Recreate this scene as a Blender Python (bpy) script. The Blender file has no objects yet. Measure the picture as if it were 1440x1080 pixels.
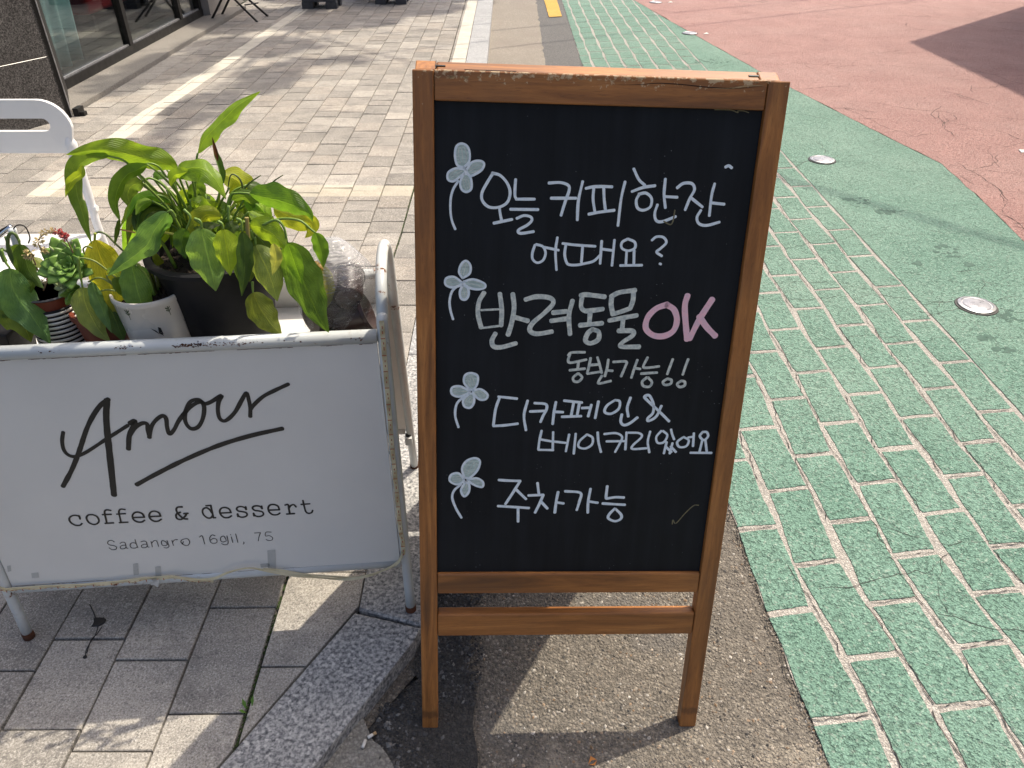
import bpy, bmesh, math, random
from mathutils import Vector, Matrix, noise
random.seed(11)
C = bpy.context.scene.collection
R_ = math.radians

# ---------------------------------------------------------------- camera, world, sun, exposure
FPX, TH, YAW, CH = 1085.0, R_(34.65), R_(-0.3), 1.5
cam_d = bpy.data.cameras.new('camera'); cam = bpy.data.objects.new('camera', cam_d); C.objects.link(cam)
cam.location = (0, 0, CH); cam.rotation_euler = (math.pi/2 - TH, 0, YAW)
cam_d.sensor_width = 36; cam_d.lens = FPX/1440*36; cam_d.clip_start = .02; cam_d.clip_end = 400
bpy.context.scene.camera = cam
SUNV = Vector((.455, .418, 1)).normalized()          # towards the sun
w = bpy.data.worlds.new('World'); bpy.context.scene.world = w; w.use_nodes = True
nt = w.node_tree; bg = nt.nodes['Background']; sky = nt.nodes.new('ShaderNodeTexSky')
sky.sky_type = 'NISHITA'; sky.sun_disc = False
sky.sun_elevation = math.asin(SUNV.z); sky.sun_rotation = math.atan2(SUNV.x, SUNV.y)
sky.dust_density = 5.5; sky.air_density = .9; sky.ozone_density = .4
nt.links.new(sky.outputs[0], bg.inputs[0]); bg.inputs[1].default_value = .15
sl = bpy.data.lights.new('sun', 'SUN'); so = bpy.data.objects.new('sun', sl); C.objects.link(so)
sl.energy = 3.55; sl.angle = R_(.53); sl.color = (1, .90, .74)
so.rotation_euler = SUNV.to_track_quat('Z', 'Y').to_euler(); so.location = (6, 6, 12)
vs = bpy.context.scene.view_settings
vs.view_transform = 'Standard'; vs.look = 'None'; vs.gamma = 1; vs.use_curve_mapping = False; vs.exposure = 0.42
bpy.context.scene.render.engine = 'CYCLES'

# ---------------------------------------------------------------- pixel of the photograph -> point
def ray(px, py):
    x = (px-720)/FPX; y = -(py-540)/FPX
    d = Vector((x, math.cos(TH)+y*math.sin(TH), -math.sin(TH)+y*math.cos(TH)))
    return Matrix.Rotation(YAW, 3, 'Z') @ d
O = Vector((0, 0, CH))
def atz(px, py, z=0.): d = ray(px, py); return O + d*((z-CH)/d.z)
def aty(px, py, y): d = ray(px, py); return O + d*(y/d.y)
def atx(px, py, x): d = ray(px, py); return O + d*(x/d.x)
def depth(p): return (Matrix.Rotation(-YAW, 3, 'Z') @ (p-O)).dot(Vector((0, math.cos(TH), -math.sin(TH))))

# ---------------------------------------------------------------- object helpers
def tag(o, label=None, cat=None, group=None, kind=None):
    if label: o['label'] = label
    if cat: o['category'] = cat
    if group: o['group'] = group
    if kind: o['kind'] = kind
    return o
def empty(name, loc=(0, 0, 0), label=None, cat=None, group=None, mat=None):
    o = bpy.data.objects.new(name, None); C.objects.link(o); o.empty_display_size = .05
    if mat is not None: o.matrix_world = mat
    else: o.location = loc
    return tag(o, label, cat, group)
def link(name, me, m=None, parent=None):
    o = bpy.data.objects.new(name, me); C.objects.link(o)
    if m is not None and not me.materials: me.materials.append(m)
    if parent is not None: o.parent = parent
    return o
class MB:
    def __init__(s): s.v = []; s.f = []; s.uv = {}; s.tone = []; s.cur = (.5, .5)
    def add(s, vs, fs):
        n = len(s.v); s.v += [tuple(p) for p in vs]; s.f += [tuple(i+n for i in f) for f in fs]; s.tone += [s.cur]*len(vs)
    def box(s, a, b):
        x0, y0, z0 = a; x1, y1, z1 = b
        s.add([(x0,y0,z0),(x1,y0,z0),(x1,y1,z0),(x0,y1,z0),(x0,y0,z1),(x1,y0,z1),(x1,y1,z1),(x0,y1,z1)],
              [(0,3,2,1),(4,5,6,7),(0,1,5,4),(1,2,6,5),(2,3,7,6),(3,0,4,7)])
    def prism(s, poly, z0, z1, bev=0., slope=(0, 0)):
        n = len(poly)
        if n < 3: return
        cx = sum(p[0] for p in poly)/n; cy = sum(p[1] for p in poly)/n
        zz = lambda x, y: z1 + slope[0]*(x-cx) + slope[1]*(y-cy)
        rings = [[(x, y, z0) for x, y in poly]]
        if bev:
            rings.append([(x, y, zz(x, y)-bev) for x, y in poly])
            ins = []
            for x, y in poly:
                d = Vector((cx-x, cy-y)); L = max(d.length, 1e-6); d *= min(1, bev*1.4/L); ins.append((x+d.x, y+d.y, zz(x, y)))
            rings.append(ins)
        else: rings.append([(x, y, zz(x, y)) for x, y in poly])
        vs_ = [p for r in rings for p in r]; fs = []
        for k in range(len(rings)-1):
            for i in range(n):
                j = (i+1) % n; fs.append((k*n+i, k*n+j, (k+1)*n+j, (k+1)*n+i))
        fs.append(tuple((len(rings)-1)*n+i for i in range(n)))
        s.add(vs_, fs)
    def tube(s, pts, r, n=10, cap=True, rs=None):
        pts = [Vector(p) for p in pts]; N = len(pts); vs_ = []; up = None
        for i, p in enumerate(pts):
            t = (pts[min(i+1, N-1)]-pts[max(i-1, 0)]).normalized()
            if up is None: up = Vector((0, 0, 1)) if abs(t.z) < .9 else Vector((1, 0, 0))
            a = t.cross(up).normalized(); b = a.cross(t).normalized(); up = b
            rr = rs[i] if rs else r
            for k in range(n):
                an = 2*math.pi*k/n; vs_.append(p + a*math.cos(an)*rr + b*math.sin(an)*rr)
        fs = [(i*n+k, i*n+(k+1) % n, (i+1)*n+(k+1) % n, (i+1)*n+k) for i in range(N-1) for k in range(n)]
        if cap: fs += [tuple(range(n-1, -1, -1)), tuple((N-1)*n+k for k in range(n))]
        s.add(vs_, fs)
    def lathe(s, prof, c=(0, 0, 0), n=40, sx=1, sy=1):
        vs_ = []
        for r, z in prof:
            for k in range(n):
                a = 2*math.pi*k/n; vs_.append((c[0]+r*math.cos(a)*sx, c[1]+r*math.sin(a)*sy, c[2]+z))
        fs = [(i*n+k, i*n+(k+1) % n, (i+1)*n+(k+1) % n, (i+1)*n+k) for i in range(len(prof)-1) for k in range(n)]
        if prof[0][0] > 1e-4: fs.append(tuple(range(n-1, -1, -1)))
        fs.append(tuple((len(prof)-1)*n+k for k in range(n)))
        s.add(vs_, fs)
    def build(s, name, m, parent=None, smooth=False, angle=None):
        me = bpy.data.meshes.new(name); me.from_pydata(s.v, [], s.f)
        at = me.color_attributes.new('tone', 'FLOAT_COLOR', 'POINT')
        at.data.foreach_set('color', [c for t in s.tone for c in (t[0], t[1], 0, 1)])
        me.update()
        if smooth: me.shade_smooth()
        if angle:
            me.shade_smooth()
            try: me.set_sharp_from_angle(angle=R_(angle))
            except Exception: pass
        return link(name, me, m, parent)
def bevel(o, wd, seg=2):
    b = o.modifiers.new('bevel', 'BEVEL'); b.width = wd; b.segments = seg; b.limit_method = 'ANGLE'; b.angle_limit = R_(40); return o
def catmull(P, k=6):
    P = [Vector(p) for p in P]
    if len(P) < 3: return [P[0].lerp(P[-1], i/k) for i in range(k+1)]
    out = []
    for i in range(len(P)-1):
        p0 = P[i-1] if i else P[0]*2-P[1]; p1 = P[i]; p2 = P[i+1]; p3 = P[i+2] if i+2 < len(P) else P[-1]*2-P[-2]
        for j in range(k):
            t = j/k; out.append(.5*((2*p1)+(p2-p0)*t+(2*p0-5*p1+4*p2-p3)*t*t+(3*p1-p0-3*p2+p3)*t**3))
    return out+[P[-1]]
def clip(poly, a, b):                                  # keep what lies left of a->b
    out = []; n = len(poly)
    f = lambda p: (b[0]-a[0])*(p[1]-a[1])-(b[1]-a[1])*(p[0]-a[0])
    for i in range(n):
        p, q = poly[i], poly[(i+1) % n]; fp, fq = f(p), f(q)
        if fp >= 0: out.append(p)
        if fp*fq < 0: t = fp/(fp-fq); out.append((p[0]+(q[0]-p[0])*t, p[1]+(q[1]-p[1])*t))
    return out
def area(p): return abs(sum(p[i][0]*p[(i+1) % len(p)][1]-p[(i+1) % len(p)][0]*p[i][1] for i in range(len(p))))/2 if len(p) > 2 else 0

# ---------------------------------------------------------------- materials
class G:
    def __init__(s, name):
        s.m = bpy.data.materials.new(name); s.m.use_nodes = True; s.t = s.m.node_tree; s.b = s.t.nodes['Principled BSDF']
        s.out = s.t.nodes['Material Output']; s.co = None
    def n(s, typ, ins=None, **kw):
        x = s.t.nodes.new('ShaderNode'+typ)
        for k, v in kw.items(): setattr(x, k, v)
        for k, v in (ins or {}).items(): s.put(x.inputs[k], v)
        return x
    def put(s, sock, v):
        if isinstance(v, bpy.types.NodeSocket): s.t.links.new(v, sock)
        elif isinstance(v, bpy.types.Node): s.t.links.new(v.outputs[0], sock)
        else:
            if isinstance(v, (tuple, list)) and len(v) == 3 and sock.type == 'RGBA': v = (*v, 1)
            sock.default_value = v
    def coord(s, kind='Object', scale=(1, 1, 1), rot=(0, 0, 0)):
        tc = s.n('TexCoord'); mp = s.n('Mapping', {'Scale': scale, 'Rotation': rot}); s.t.links.new(tc.outputs[kind], mp.inputs[0]); return mp.outputs[0]
    def world(s, scale=(1, 1, 1)):
        g = s.n('NewGeometry'); mp = s.n('Mapping', {'Scale': scale}); s.t.links.new(g.outputs['Position'], mp.inputs[0]); return mp.outputs[0]
    def noise(s, v, sc, det=4, ro=.55, dist=0): return s.n('TexNoise', {'Vector': v, 'Scale': sc, 'Detail': det, 'Roughness': ro, 'Distortion': dist}).outputs[0]
    def voro(s, v, sc, feature='F1', out='Distance', rnd=1):
        return s.n('TexVoronoi', {'Vector': v, 'Scale': sc, 'Randomness': rnd}, feature=feature).outputs[out]
    def ramp(s, f, stops, interp='LINEAR'):
        r = s.n('ValToRGB', {'Fac': f}); cr = r.color_ramp; cr.interpolation = interp
        for i, (p, c) in enumerate(stops):
            e = cr.elements[i] if i < 2 else cr.elements.new(p)
            e.position = p; e.color = (*c, 1) if isinstance(c, (tuple, list)) else (c, c, c, 1)
        return r.outputs[0]
    def mix(s, f, a, b, mode='MIX'):
        x = s.n('Mix', data_type='RGBA', blend_type=mode); s.put(x.inputs[0], f); s.put(x.inputs[6], a); s.put(x.inputs[7], b); return x.outputs[2]
    def math(s, op, a, b=0., c=None):
        x = s.n('Math', operation=op); s.put(x.inputs[0], a); s.put(x.inputs[1], b)
        if c is not None: s.put(x.inputs[2], c)
        return x.outputs[0]
    def mr(s, v, a, b, c=0., d=1.): return s.n('MapRange', {'Value': v, 'From Min': a, 'From Max': b, 'To Min': c, 'To Max': d}).outputs[0]
    def bump(s, h, st=.5, dist=.002, nrm=None):
        i = {'Height': h, 'Strength': st, 'Distance': dist}
        if nrm is not None: i['Normal'] = nrm
        return s.n('Bump', i).outputs[0]
    def set(s, **kw):
        for k, v in kw.items(): s.put(s.b.inputs[k.replace('_', ' ')], v)
        return s.m

def simple(name, col, rough=.5, metal=0, spec=.5, bumpsc=None, var=.12, nsc=30, bst=.2, coat=0):
    g = G(name); v = g.coord(); n_ = g.noise(v, nsc, 5)
    lo = tuple(c*(1-var) for c in col); hi = tuple(min(1, c*(1+var)) for c in col)
    c = g.ramp(n_, [(.3, lo), (.7, hi)])
    kw = dict(Base_Color=c, Roughness=g.mr(g.noise(v, nsc*.7), .3, .7, max(0, rough-.07), rough+.07), Metallic=metal)
    g.set(**kw); g.b.inputs['Specular IOR Level'].default_value = spec; g.b.inputs['Coat Weight'].default_value = coat
    if bumpsc: g.set(Normal=g.bump(g.noise(v, bumpsc, 3), bst, .001))
    return g.m

def aggregate(name, base, spread, sc, light, dark, extra=None, bst=.9, patch=None):
    """asphalt-like surface: stones of mixed tint in a binder"""
    g = G(name); v = g.world()
    cell = g.voro(v, sc, out='Color'); sep = g.n('SeparateColor', {0: cell})
    stone = g.ramp(sep.outputs[0], [(0, dark), (.45, base), (.8, spread), (1, light)])
    big = g.noise(v, 2.2, 5, .6); c = g.mix(g.mr(big, .35, .7, .0, .5), stone, tuple(x*.6 for x in base))
    fine = g.noise(v, 420, 2); c = g.mix(.55, c, g.ramp(fine, [(.3, tuple(x*.55 for x in base)), (.7, tuple(min(1, x*1.35) for x in base))]))
    d = g.voro(v, sc); d2 = g.voro(v, sc*2.3)
    cr = g.math('MULTIPLY', g.mr(d, 0, .6, 1, 0), 1.0)
    # dirt between the stones
    c = g.mix(g.mr(d, .35, .75, 0, .55), c, tuple(x*.35 for x in base))
    if patch:
        for (col, thr, nsc, seed, am) in patch:
            pn = g.noise(g.n('VectorMath', {0: v, 1: (seed, seed*1.7, 0)}, operation='ADD').outputs[0], nsc, 6, .6)
            c = g.mix(g.mr(pn, thr, thr+.08, 0, am), c, col)
    h = g.math('ADD', cr, g.math('MULTIPLY', g.mr(d2, 0, .6, 1, 0), .45)); h = g.math('ADD', h, g.math('MULTIPLY', g.noise(v, 60, 4), 1.1))
    g.set(Base_Color=c, Roughness=g.mr(sep.outputs[1], 0, 1, .65, .95), Normal=g.bump(h, bst, .004))
    return g.m

def coating(name, a, b, wear, stain, crack_sc=3.2, crack=True, lines=True):
    """coloured anti-skid coating over asphalt"""
    g = G(name); v = g.world()
    n1 = g.noise(v, 3.5, 6, .6); c = g.ramp(n1, [(.3, a), (.7, b)])
    fine = g.noise(v, 260, 3, .7); c = g.mix(g.mr(fine, .5, .72, 0, .65), c, tuple(min(1, x*1.5+.05) for x in b))
    c = g.mix(g.mr(fine, .47, .32, 0, .75), c, tuple(x*.35 for x in a))
    sp = g.n('SeparateColor', {0: g.voro(v, 190, out='Color')}).outputs[0]
    c = g.mix(g.mr(sp, .9, .93, 0, .55), c, wear)
    st = g.noise(v, 4.5, 3, .5, .2); c = g.mix(g.mr(st, .70, .74, 0, .45), c, stain)
    wv = g.noise(v, 1.1, 4); c = g.mix(g.mr(wv, .45, .75, 0, .25), c, wear)
    grain = g.math('ADD', g.mr(g.voro(v, 130), 0, .6, 1, 0), g.math('MULTIPLY', g.noise(v, 330, 3), .9))
    grain = g.math('ADD', grain, g.math('MULTIPLY', g.noise(v, 46, 3), 1.4)); pit = g.mr(g.noise(v, 95, 3, .6), .36, .45, 1, 0); c = g.mix(g.math('MULTIPLY', pit, .3), c, tuple(x*.4 for x in a)); grain = g.math('SUBTRACT', grain, g.math('MULTIPLY', pit, 1.2))
    nrm = g.bump(grain, .85, .0045)
    if crack:
        wob = g.n('VectorMath', {0: v, 1: g.n('VectorMath', {0: g.n('TexNoise', {'Vector': v, 'Scale': 3.0, 'Detail': 8, 'Roughness': .75}).outputs[1], 1: (.55, .35, 0)}, operation='MULTIPLY').outputs[0]}, operation='ADD').outputs[0]
        vv = g.n('Mapping', {'Vector': wob, 'Scale': (.55, 1.0, 1)}).outputs[0]
        e = g.voro(vv, crack_sc*.42, 'DISTANCE_TO_EDGE'); gate = g.mr(g.noise(v, 1.6, 3), .42, .55, 0, 1)
        m = g.math('MULTIPLY', g.mr(e, .002, .007, 1, 0), gate)
        c = g.mix(g.math('MULTIPLY', m, .8), c, tuple(x*.16 for x in a)); nrm = g.bump(g.math('SUBTRACT', 1, m), .6, .003, nrm)
    g.set(Base_Color=c, Roughness=.78, Normal=nrm)
    return g.m

def wood(name, axis):                                  # grain runs along local x or y
    g = G(name); sc = (1.6, 22, 22) if axis == 'x' else (22, 1.6, 22)
    v = g.coord(scale=sc); o = g.n('ObjectInfo').outputs['Random']
    v = g.n('VectorMath', {0: v, 1: g.n('CombineXYZ', {0: g.math('MULTIPLY', o, 30), 1: g.math('MULTIPLY', o, 17), 2: 0})}, operation='ADD').outputs[0]
    n1 = g.noise(v, 1.3, 7, .62, 1.2); n2 = g.noise(v, 6, 4, .6, .6)
    c = g.ramp(n1, [(.30, (.085, .032, .010)), (.43, (.26, .095, .020)), (.56, (.42, .16, .036)), (.75, (.60, .26, .07))])
    c = g.mix(g.mr(n2, .38, .7, 0, .45), c, (.15, .055, .015))
    v3 = g.coord(scale=(55, 620, 620) if axis == 'x' else (620, 55, 620)); pores = g.noise(v3, 1, 2)
    c = g.mix(g.mr(pores, .58, .72, 0, .4), c, (.07, .025, .010))
    w3 = g.coord(); big = g.noise(w3, 5, 4); c = g.mix(g.mr(big, .45, .75, 0, .4), c, (.20, .095, .04))
    # pale scratches and chips, gathered near the top edge
    sx = g.n('SeparateXYZ', {0: w3}); chip = g.noise(w3, 95, 4, .7)
    edge = g.mr(sx.outputs[1], 1.222, 1.2515, 0, .26) if axis == 'x' else g.mr(sx.outputs[1], 1.17, 1.25, 0, .16)
    if axis == 'y': c = g.mix(g.math('MULTIPLY', g.mr(g.math('ABSOLUTE', g.math('SUBTRACT', g.math('ADD', sx.outputs[1], g.math('MULTIPLY', chip, .03)), .058)), .004, .012, 1, 0), .55), c, (.06, .025, .012))
    msk = g.mr(g.math('ADD', chip, edge), .74, .79, 0, .8)
    c = g.mix(msk, c, (.62, .46, .27))
    g.set(Base_Color=c, Roughness=g.mr(n1, .3, .7, .42, .6), Normal=g.bump(g.math('ADD', pores, g.math('MULTIPLY', n1, .7)), .35, .0012))
    g.b.inputs['Coat Weight'].default_value = .12; g.b.inputs['Coat Roughness'].default_value = .35
    return g.m

def granite(name, a, b, c_, sc=150, gloss=.55, crev=.5):
    g = G(name); v = g.world()
    n1 = g.n('SeparateColor', {0: g.voro(v, sc, out='Color')}).outputs[0]; n2 = g.noise(v, sc*.75, 3, .6); n3 = g.noise(v, 5, 4)
    c = g.ramp(n2, [(.36, a), (.47, b), (.60, c_)]); c = g.mix(.4, c, g.ramp(n1, [(0, a), (.5, b), (.85, c_), (1, tuple(min(1, x*1.3) for x in c_))]))
    c = g.mix(g.mr(n3, .45, .75, 0, .35), c, tuple(x*.6 for x in b))
    g.set(Base_Color=c, Roughness=gloss, Normal=g.bump(g.noise(v, sc*1.2, 3), .35*crev, .002))
    return g.m

def paver_mat():
    g = G('paver_concrete'); v = g.world(); at = g.n('Attribute', attribute_name='tone'); sp = g.n('SeparateColor', {0: at.outputs['Color']})
    base = g.ramp(sp.outputs[0], [(0, (.175, .162, .142)), (.3, (.245, .228, .202)), (.65, (.315, .293, .262)), (1, (.42, .39, .345))])
    base = g.mix(g.mr(sp.outputs[1], .55, 1, 0, .45), base, (.37, .31, .25))
    # streaks running across the walk and blotches of grime
    vs_ = g.world((2.0, 13, 1)); st = g.noise(vs_, 1.6, 5, .6); c = g.mix(g.mr(st, .42, .72, 0, .5), base, (.21, .195, .18))
    bl = g.noise(v, 2.6, 5, .6); c = g.mix(g.mr(bl, .5, .75, 0, .28), c, (.44, .40, .34))
    spk = g.noise(v, 260, 3, .85); c = g.mix(g.mr(spk, .53, .66, 0, .8), c, (.74, .71, .66)); c = g.mix(g.mr(spk, .47, .34, 0, .85), c, (.09, .085, .08))
    gr = g.noise(v, 11, 6, .7); c = g.mix(g.mr(gr, .48, .72, 0, .5), c, (.13, .125, .12)); gr2 = g.noise(v, 4.2, 5, .65, .5); c = g.mix(g.mr(gr2, .54, .7, 0, .35), c, (.10, .10, .098))
    big = g.n('SeparateColor', {0: g.voro(v, 210, out='Color')}).outputs[1]; c = g.mix(g.mr(big, .9, .92, 0, .35), c, (.08, .08, .08))
    # worn white paint: parking-bay line laid over the stones
    s = g.n('SeparateXYZ', {0: v}); x, y = s.outputs[0], s.outputs[1]
    wob = g.math('MULTIPLY', g.math('SUBTRACT', g.noise(v, 1.2, 3), .5), .05)
    xl = g.math('SUBTRACT', g.math('ADD', x, wob), g.mr(y, 5.2, 9.2, -2.37, -2.245))
    m1 = g.math('MULTIPLY', g.math('LESS_THAN', g.math('ABSOLUTE', xl), .062), g.math('GREATER_THAN', y, 3.74))
    m2 = g.math('MULTIPLY', g.math('LESS_THAN', g.math('ABSOLUTE', g.math('SUBTRACT', y, 3.81)), .078), g.math('GREATER_THAN', x, -2.40))
    m3 = g.math('MULTIPLY', g.math('LESS_THAN', g.math('ABSOLUTE', g.math('ADD', x, .405)), .055), g.math('GREATER_THAN', y, 4.2))
    wear = g.mr(g.noise(v, 9, 6, .7), .3, .62, 1, .62)
    c = g.mix(g.math('MULTIPLY', m1, wear), c, (.60, .57, .49)); c = g.mix(g.math('MULTIPLY', m2, g.math('MULTIPLY', wear, .42)), c, (.70, .64, .48)); c = g.mix(g.math('MULTIPLY', m3, wear), c, (.60, .57, .49))
    g.set(Base_Color=c, Roughness=.85, Normal=g.bump(g.math('ADD', spk, g.math('MULTIPLY', g.noise(v, 90, 3), .8)), .5, .0016))
    return g.m

def painted_metal(name, col, rust=.62, sc=18):
    g = G(name); v = g.coord()
    n1 = g.noise(v, 6, 4); c = g.ramp(n1, [(.3, tuple(x*.86 for x in col)), (.7, col)])
    r = g.math('ADD', g.noise(v, sc*2.2, 6, .7), g.math('MULTIPLY', g.math('SUBTRACT', g.noise(v, 4.5, 2), .5), .55))
    msk = g.mr(r, rust, rust+.03, 0, 1); c = g.mix(g.mr(r, rust-.06, rust+.02, 0, .35), c, (.42, .27, .15)); c = g.mix(msk, c, (.13, .045, .018))
    dirt = g.noise(v, 40, 4, .7); c = g.mix(g.mr(dirt, .6, .75, 0, .35), c, (.25, .23, .2))
    g.set(Base_Color=c, Roughness=g.mix(msk, (.36,)*3, (.85,)*3), Normal=g.bump(g.math('ADD', g.noise(v, 120, 2), msk), .12, .001))
    return g.m

def leaf_mat(name):
    g = G(name); oc = g.n('ObjectInfo').outputs['Color']; uv = g.n('TexCoord').outputs['UV']; s = g.n('SeparateXYZ', {0: uv}); u, v_ = s.outputs[0], s.outputs[1]
    a = g.math('ABSOLUTE', g.math('SUBTRACT', u, .5))
    ph = g.math('SUBTRACT', g.math('MULTIPLY', v_, 15), g.math('MULTIPLY', a, 26)); wob = g.noise(g.coord(), 30, 3)
    vein = g.math('ABSOLUTE', g.math('SINE', g.math('ADD', g.math('MULTIPLY', ph, 1.6), g.math('MULTIPLY', wob, 2.0))))
    mid = g.mr(a, .0, .035, 1, 0)
    bl = g.noise(g.coord(), 22, 5, .6); c = g.mix(g.mr(bl, .42, .72, 0, .45), oc, g.mix(1, oc, (1.5, 1.3, .8), 'MULTIPLY'))
    c = g.mix(g.mr(g.noise(g.coord(), 60, 4), .35, .6, .45, 0), c, g.mix(1, oc, (.45, .55, .55), 'MULTIPLY'))
    c = g.mix(g.mr(vein, 0, .25, .4, 0), c, g.mix(1, oc, (1.35, 1.3, 1.3), 'MULTIPLY')); c = g.mix(g.math('MULTIPLY', mid, .7), c, g.mix(1, oc, (1.9, 1.7, 1.5), 'MULTIPLY'))
    br = g.noise(g.coord(), 75, 5, .7); c = g.mix(g.mr(g.math('ADD', br, g.mr(a, .42, .5, 0, .14)), .77, .81, 0, .7), c, (.30, .19, .07))
    h = g.math('ADD', g.mr(vein, 0, .5, 0, 1), g.math('MULTIPLY', mid, -1.2)); nrm = g.bump(g.math('ADD', h, g.math('MULTIPLY', g.noise(g.coord(), 45, 3), 1.2)), .55, .0018)
    g.set(Base_Color=c, Roughness=.38, Normal=nrm); g.b.inputs['Specular IOR Level'].default_value = .4
    tr = g.n('BsdfTranslucent', {'Color': g.mix(1, c, (1.75, 1.7, .7), 'MULTIPLY'), 'Normal': nrm}); mx = g.n('MixShader', {0: .5, 1: g.b.outputs[0], 2: tr.outputs[0]})
    g.t.links.new(mx.outputs[0], g.out.inputs[0]); return g.m

M = {}
M['asphalt'] = aggregate('asphalt_sandy', (.205, .182, .152), (.30, .265, .22), 135, (.56, .51, .43), (.055, .052, .05), bst=1.15,
                         patch=[((.12, .115, .11), .56, 3.2, 4.0, .5), ((.36, .32, .26), .58, 4.5, 9.0, .45)])
M['asphalt_shade_black'] = aggregate('asphalt_shade_black', (.06, .058, .056), (.085, .083, .080), 150, (.15, .145, .135), (.02, .02, .022), bst=1.3)
M['asphalt_grey'] = aggregate('asphalt_grey', (.135, .132, .128), (.18, .175, .17), 150, (.30, .29, .28), (.07, .07, .07), bst=.5)
M['gutter'] = aggregate('gutter_concrete', (.30, .265, .22), (.36, .32, .27), 120, (.50, .46, .40), (.17, .15, .13), bst=.45, patch=[((.22, .19, .16), .52, 2.0, 2.0, .6)])
M['grout'] = aggregate('stencil_line', (.50, .47, .43), (.62, .585, .54), 170, (.76, .73, .69), (.25, .225, .20), bst=.8)
M['green'] = coating('green_coating', (.115, .235, .178), (.168, .30, .238), (.33, .41, .35), (.055, .13, .095), crack=False)
M['red'] = coating('red_coating', (.31, .165, .15), (.40, .225, .20), (.44, .33, .30), (.25, .13, .115), crack=False)
M['yellow'] = coating('yellow_paint', (.62, .36, .06), (.72, .42, .08), (.5, .38, .2), (.3, .2, .08), crack=False)
M['paver'] = paver_mat()
M['joint'] = simple('joint_dirt', (.035, .038, .026), .95, bumpsc=90, bst=.6, nsc=14, var=.5)
M['kerb'] = granite('kerb_granite', (.06, .063, .07), (.24, .245, .25), (.56, .55, .53), 165, .7, 1.2)
M['kerb_far'] = granite('kerb_granite_pale', (.16, .165, .17), (.30, .31, .32), (.5, .5, .5), 170, .7, 1)
M['sillstone'] = granite('sill_stone', (.10, .092, .085), (.20, .185, .165), (.30, .28, .25), 190, .6, .8)
M['wallgranite'] = granite('polished_dark_granite', (.010, .0095, .010), (.032, .029, .029), (.17, .16, .155), 150, .28, .1)
M['wood_h'] = wood('brown_wood_rail', 'x'); M['wood_v'] = wood('brown_wood_post', 'y')
M['board'] = None
M['white_steel'] = painted_metal('white_painted_steel', (.62, .655, .66), .66)
M['panel'] = simple('sign_panel', (.72, .715, .69), .42, var=.05, nsc=3, bumpsc=2.5, bst=.08)
M['ink'] = simple('black_vinyl', (.012, .012, .012), .5, var=.1)
M['rust'] = simple('rust', (.10, .035, .015), .9, bumpsc=60, var=.5)
M['black_plastic'] = simple('black_plastic', (.010, .010, .012), .55, spec=.25, var=.25, nsc=20, bumpsc=150, bst=.08)
M['black_rim'] = simple('grey_rim', (.05, .055, .065), .5, var=.3, nsc=30)
M['soil'] = simple('soil', (.028, .018, .012), .95, bumpsc=140, bst=1, var=.6, nsc=80)
M['brown_pot'] = simple('brown_plastic', (.17, .035, .016), .45, var=.2)
M['bag_pot'] = simple('dark_brown_plastic', (.035, .015, .012), .4, var=.3)
M['ceramic'] = simple('white_ceramic', (.66, .63, .58), .3, var=.05, nsc=8, spec=.6)
M['chair_white'] = simple('white_lacquer', (.78, .78, .78), .35, var=.03, nsc=5)
M['chrome'] = simple('chrome', (.7, .7, .72), .12, 1, var=.05)
M['dark_frame'] = simple('dark_window_frame', (.014, .013, .012), .5, spec=.3, var=.3)
M['interior'] = simple('shop_floor', (.06, .056, .054), .7, var=.3, nsc=4)
M['plaster'] = simple('grey_plaster', (.28, .26, .24), .85, var=.2, nsc=3, bumpsc=30)
M['curtain'] = simple('sheer_curtain', (.50, .72, .74), .85, var=.12, nsc=6)
M['red_vinyl'] = simple('red_bench', (.42, .02, .025), .5, var=.1)
M['brick_wall'] = simple('painted_wall', (.42, .36, .31), .9, var=.2, nsc=2, bumpsc=20)
M['leaf'] = leaf_mat('leaf_blade')
M['stem'] = None
M['trunk'] = simple('bark', (.11, .08, .055), .95, bumpsc=25, bst=1, var=.4)
M['tree_leaf'] = simple('tree_leaf', (.05, .10, .03), .6, var=.3)
M['cable'] = simple('cable', (.02, .02, .02), .7)
M['tape'] = simple('yellowed_strip', (.60, .53, .34), .35, var=.12, nsc=40)
M['tape_mark'] = simple('strip_marks', (.38, .10, .05), .6)
M['clear_tape'] = simple('clear_tape', (.46, .47, .46), .3, var=.1)
M['moss'] = simple('moss', (.045, .075, .02), .95, bumpsc=120, bst=1, var=.5)
M['butt'] = simple('cigarette_paper', (.72, .70, .66), .8); M['tan'] = simple('filter_tan', (.50, .34, .18), .8)
M['tar'] = simple('black_tar', (.012, .012, .013), .6, bumpsc=80)
M['stud_metal'] = simple('stud_metal', (.42, .42, .44), .38, .75, var=.3, nsc=40)
M['stud_lens'] = simple('stud_lens', (.36, .36, .39), .3, .2, var=.2, nsc=60)
M['flower_y'] = simple('yellow_flowers', (.55, .45, .03), .8, var=.3); M['grass_g'] = simple('bed_green', (.08, .14, .03), .8, var=.4)
M['pebble'] = simple('pebbles', (.30, .27, .23), .85, var=.5, nsc=25)
g = G('plant_stem'); oc = g.n('ObjectInfo').outputs['Color']; g.set(Base_Color=g.mix(g.mr(g.noise(g.coord(), 25, 3), .35, .7, 0, .5), oc, g.mix(1, oc, (1.4, 1.2, .7), 'MULTIPLY')), Roughness=.45); M['stem'] = g.m
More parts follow.
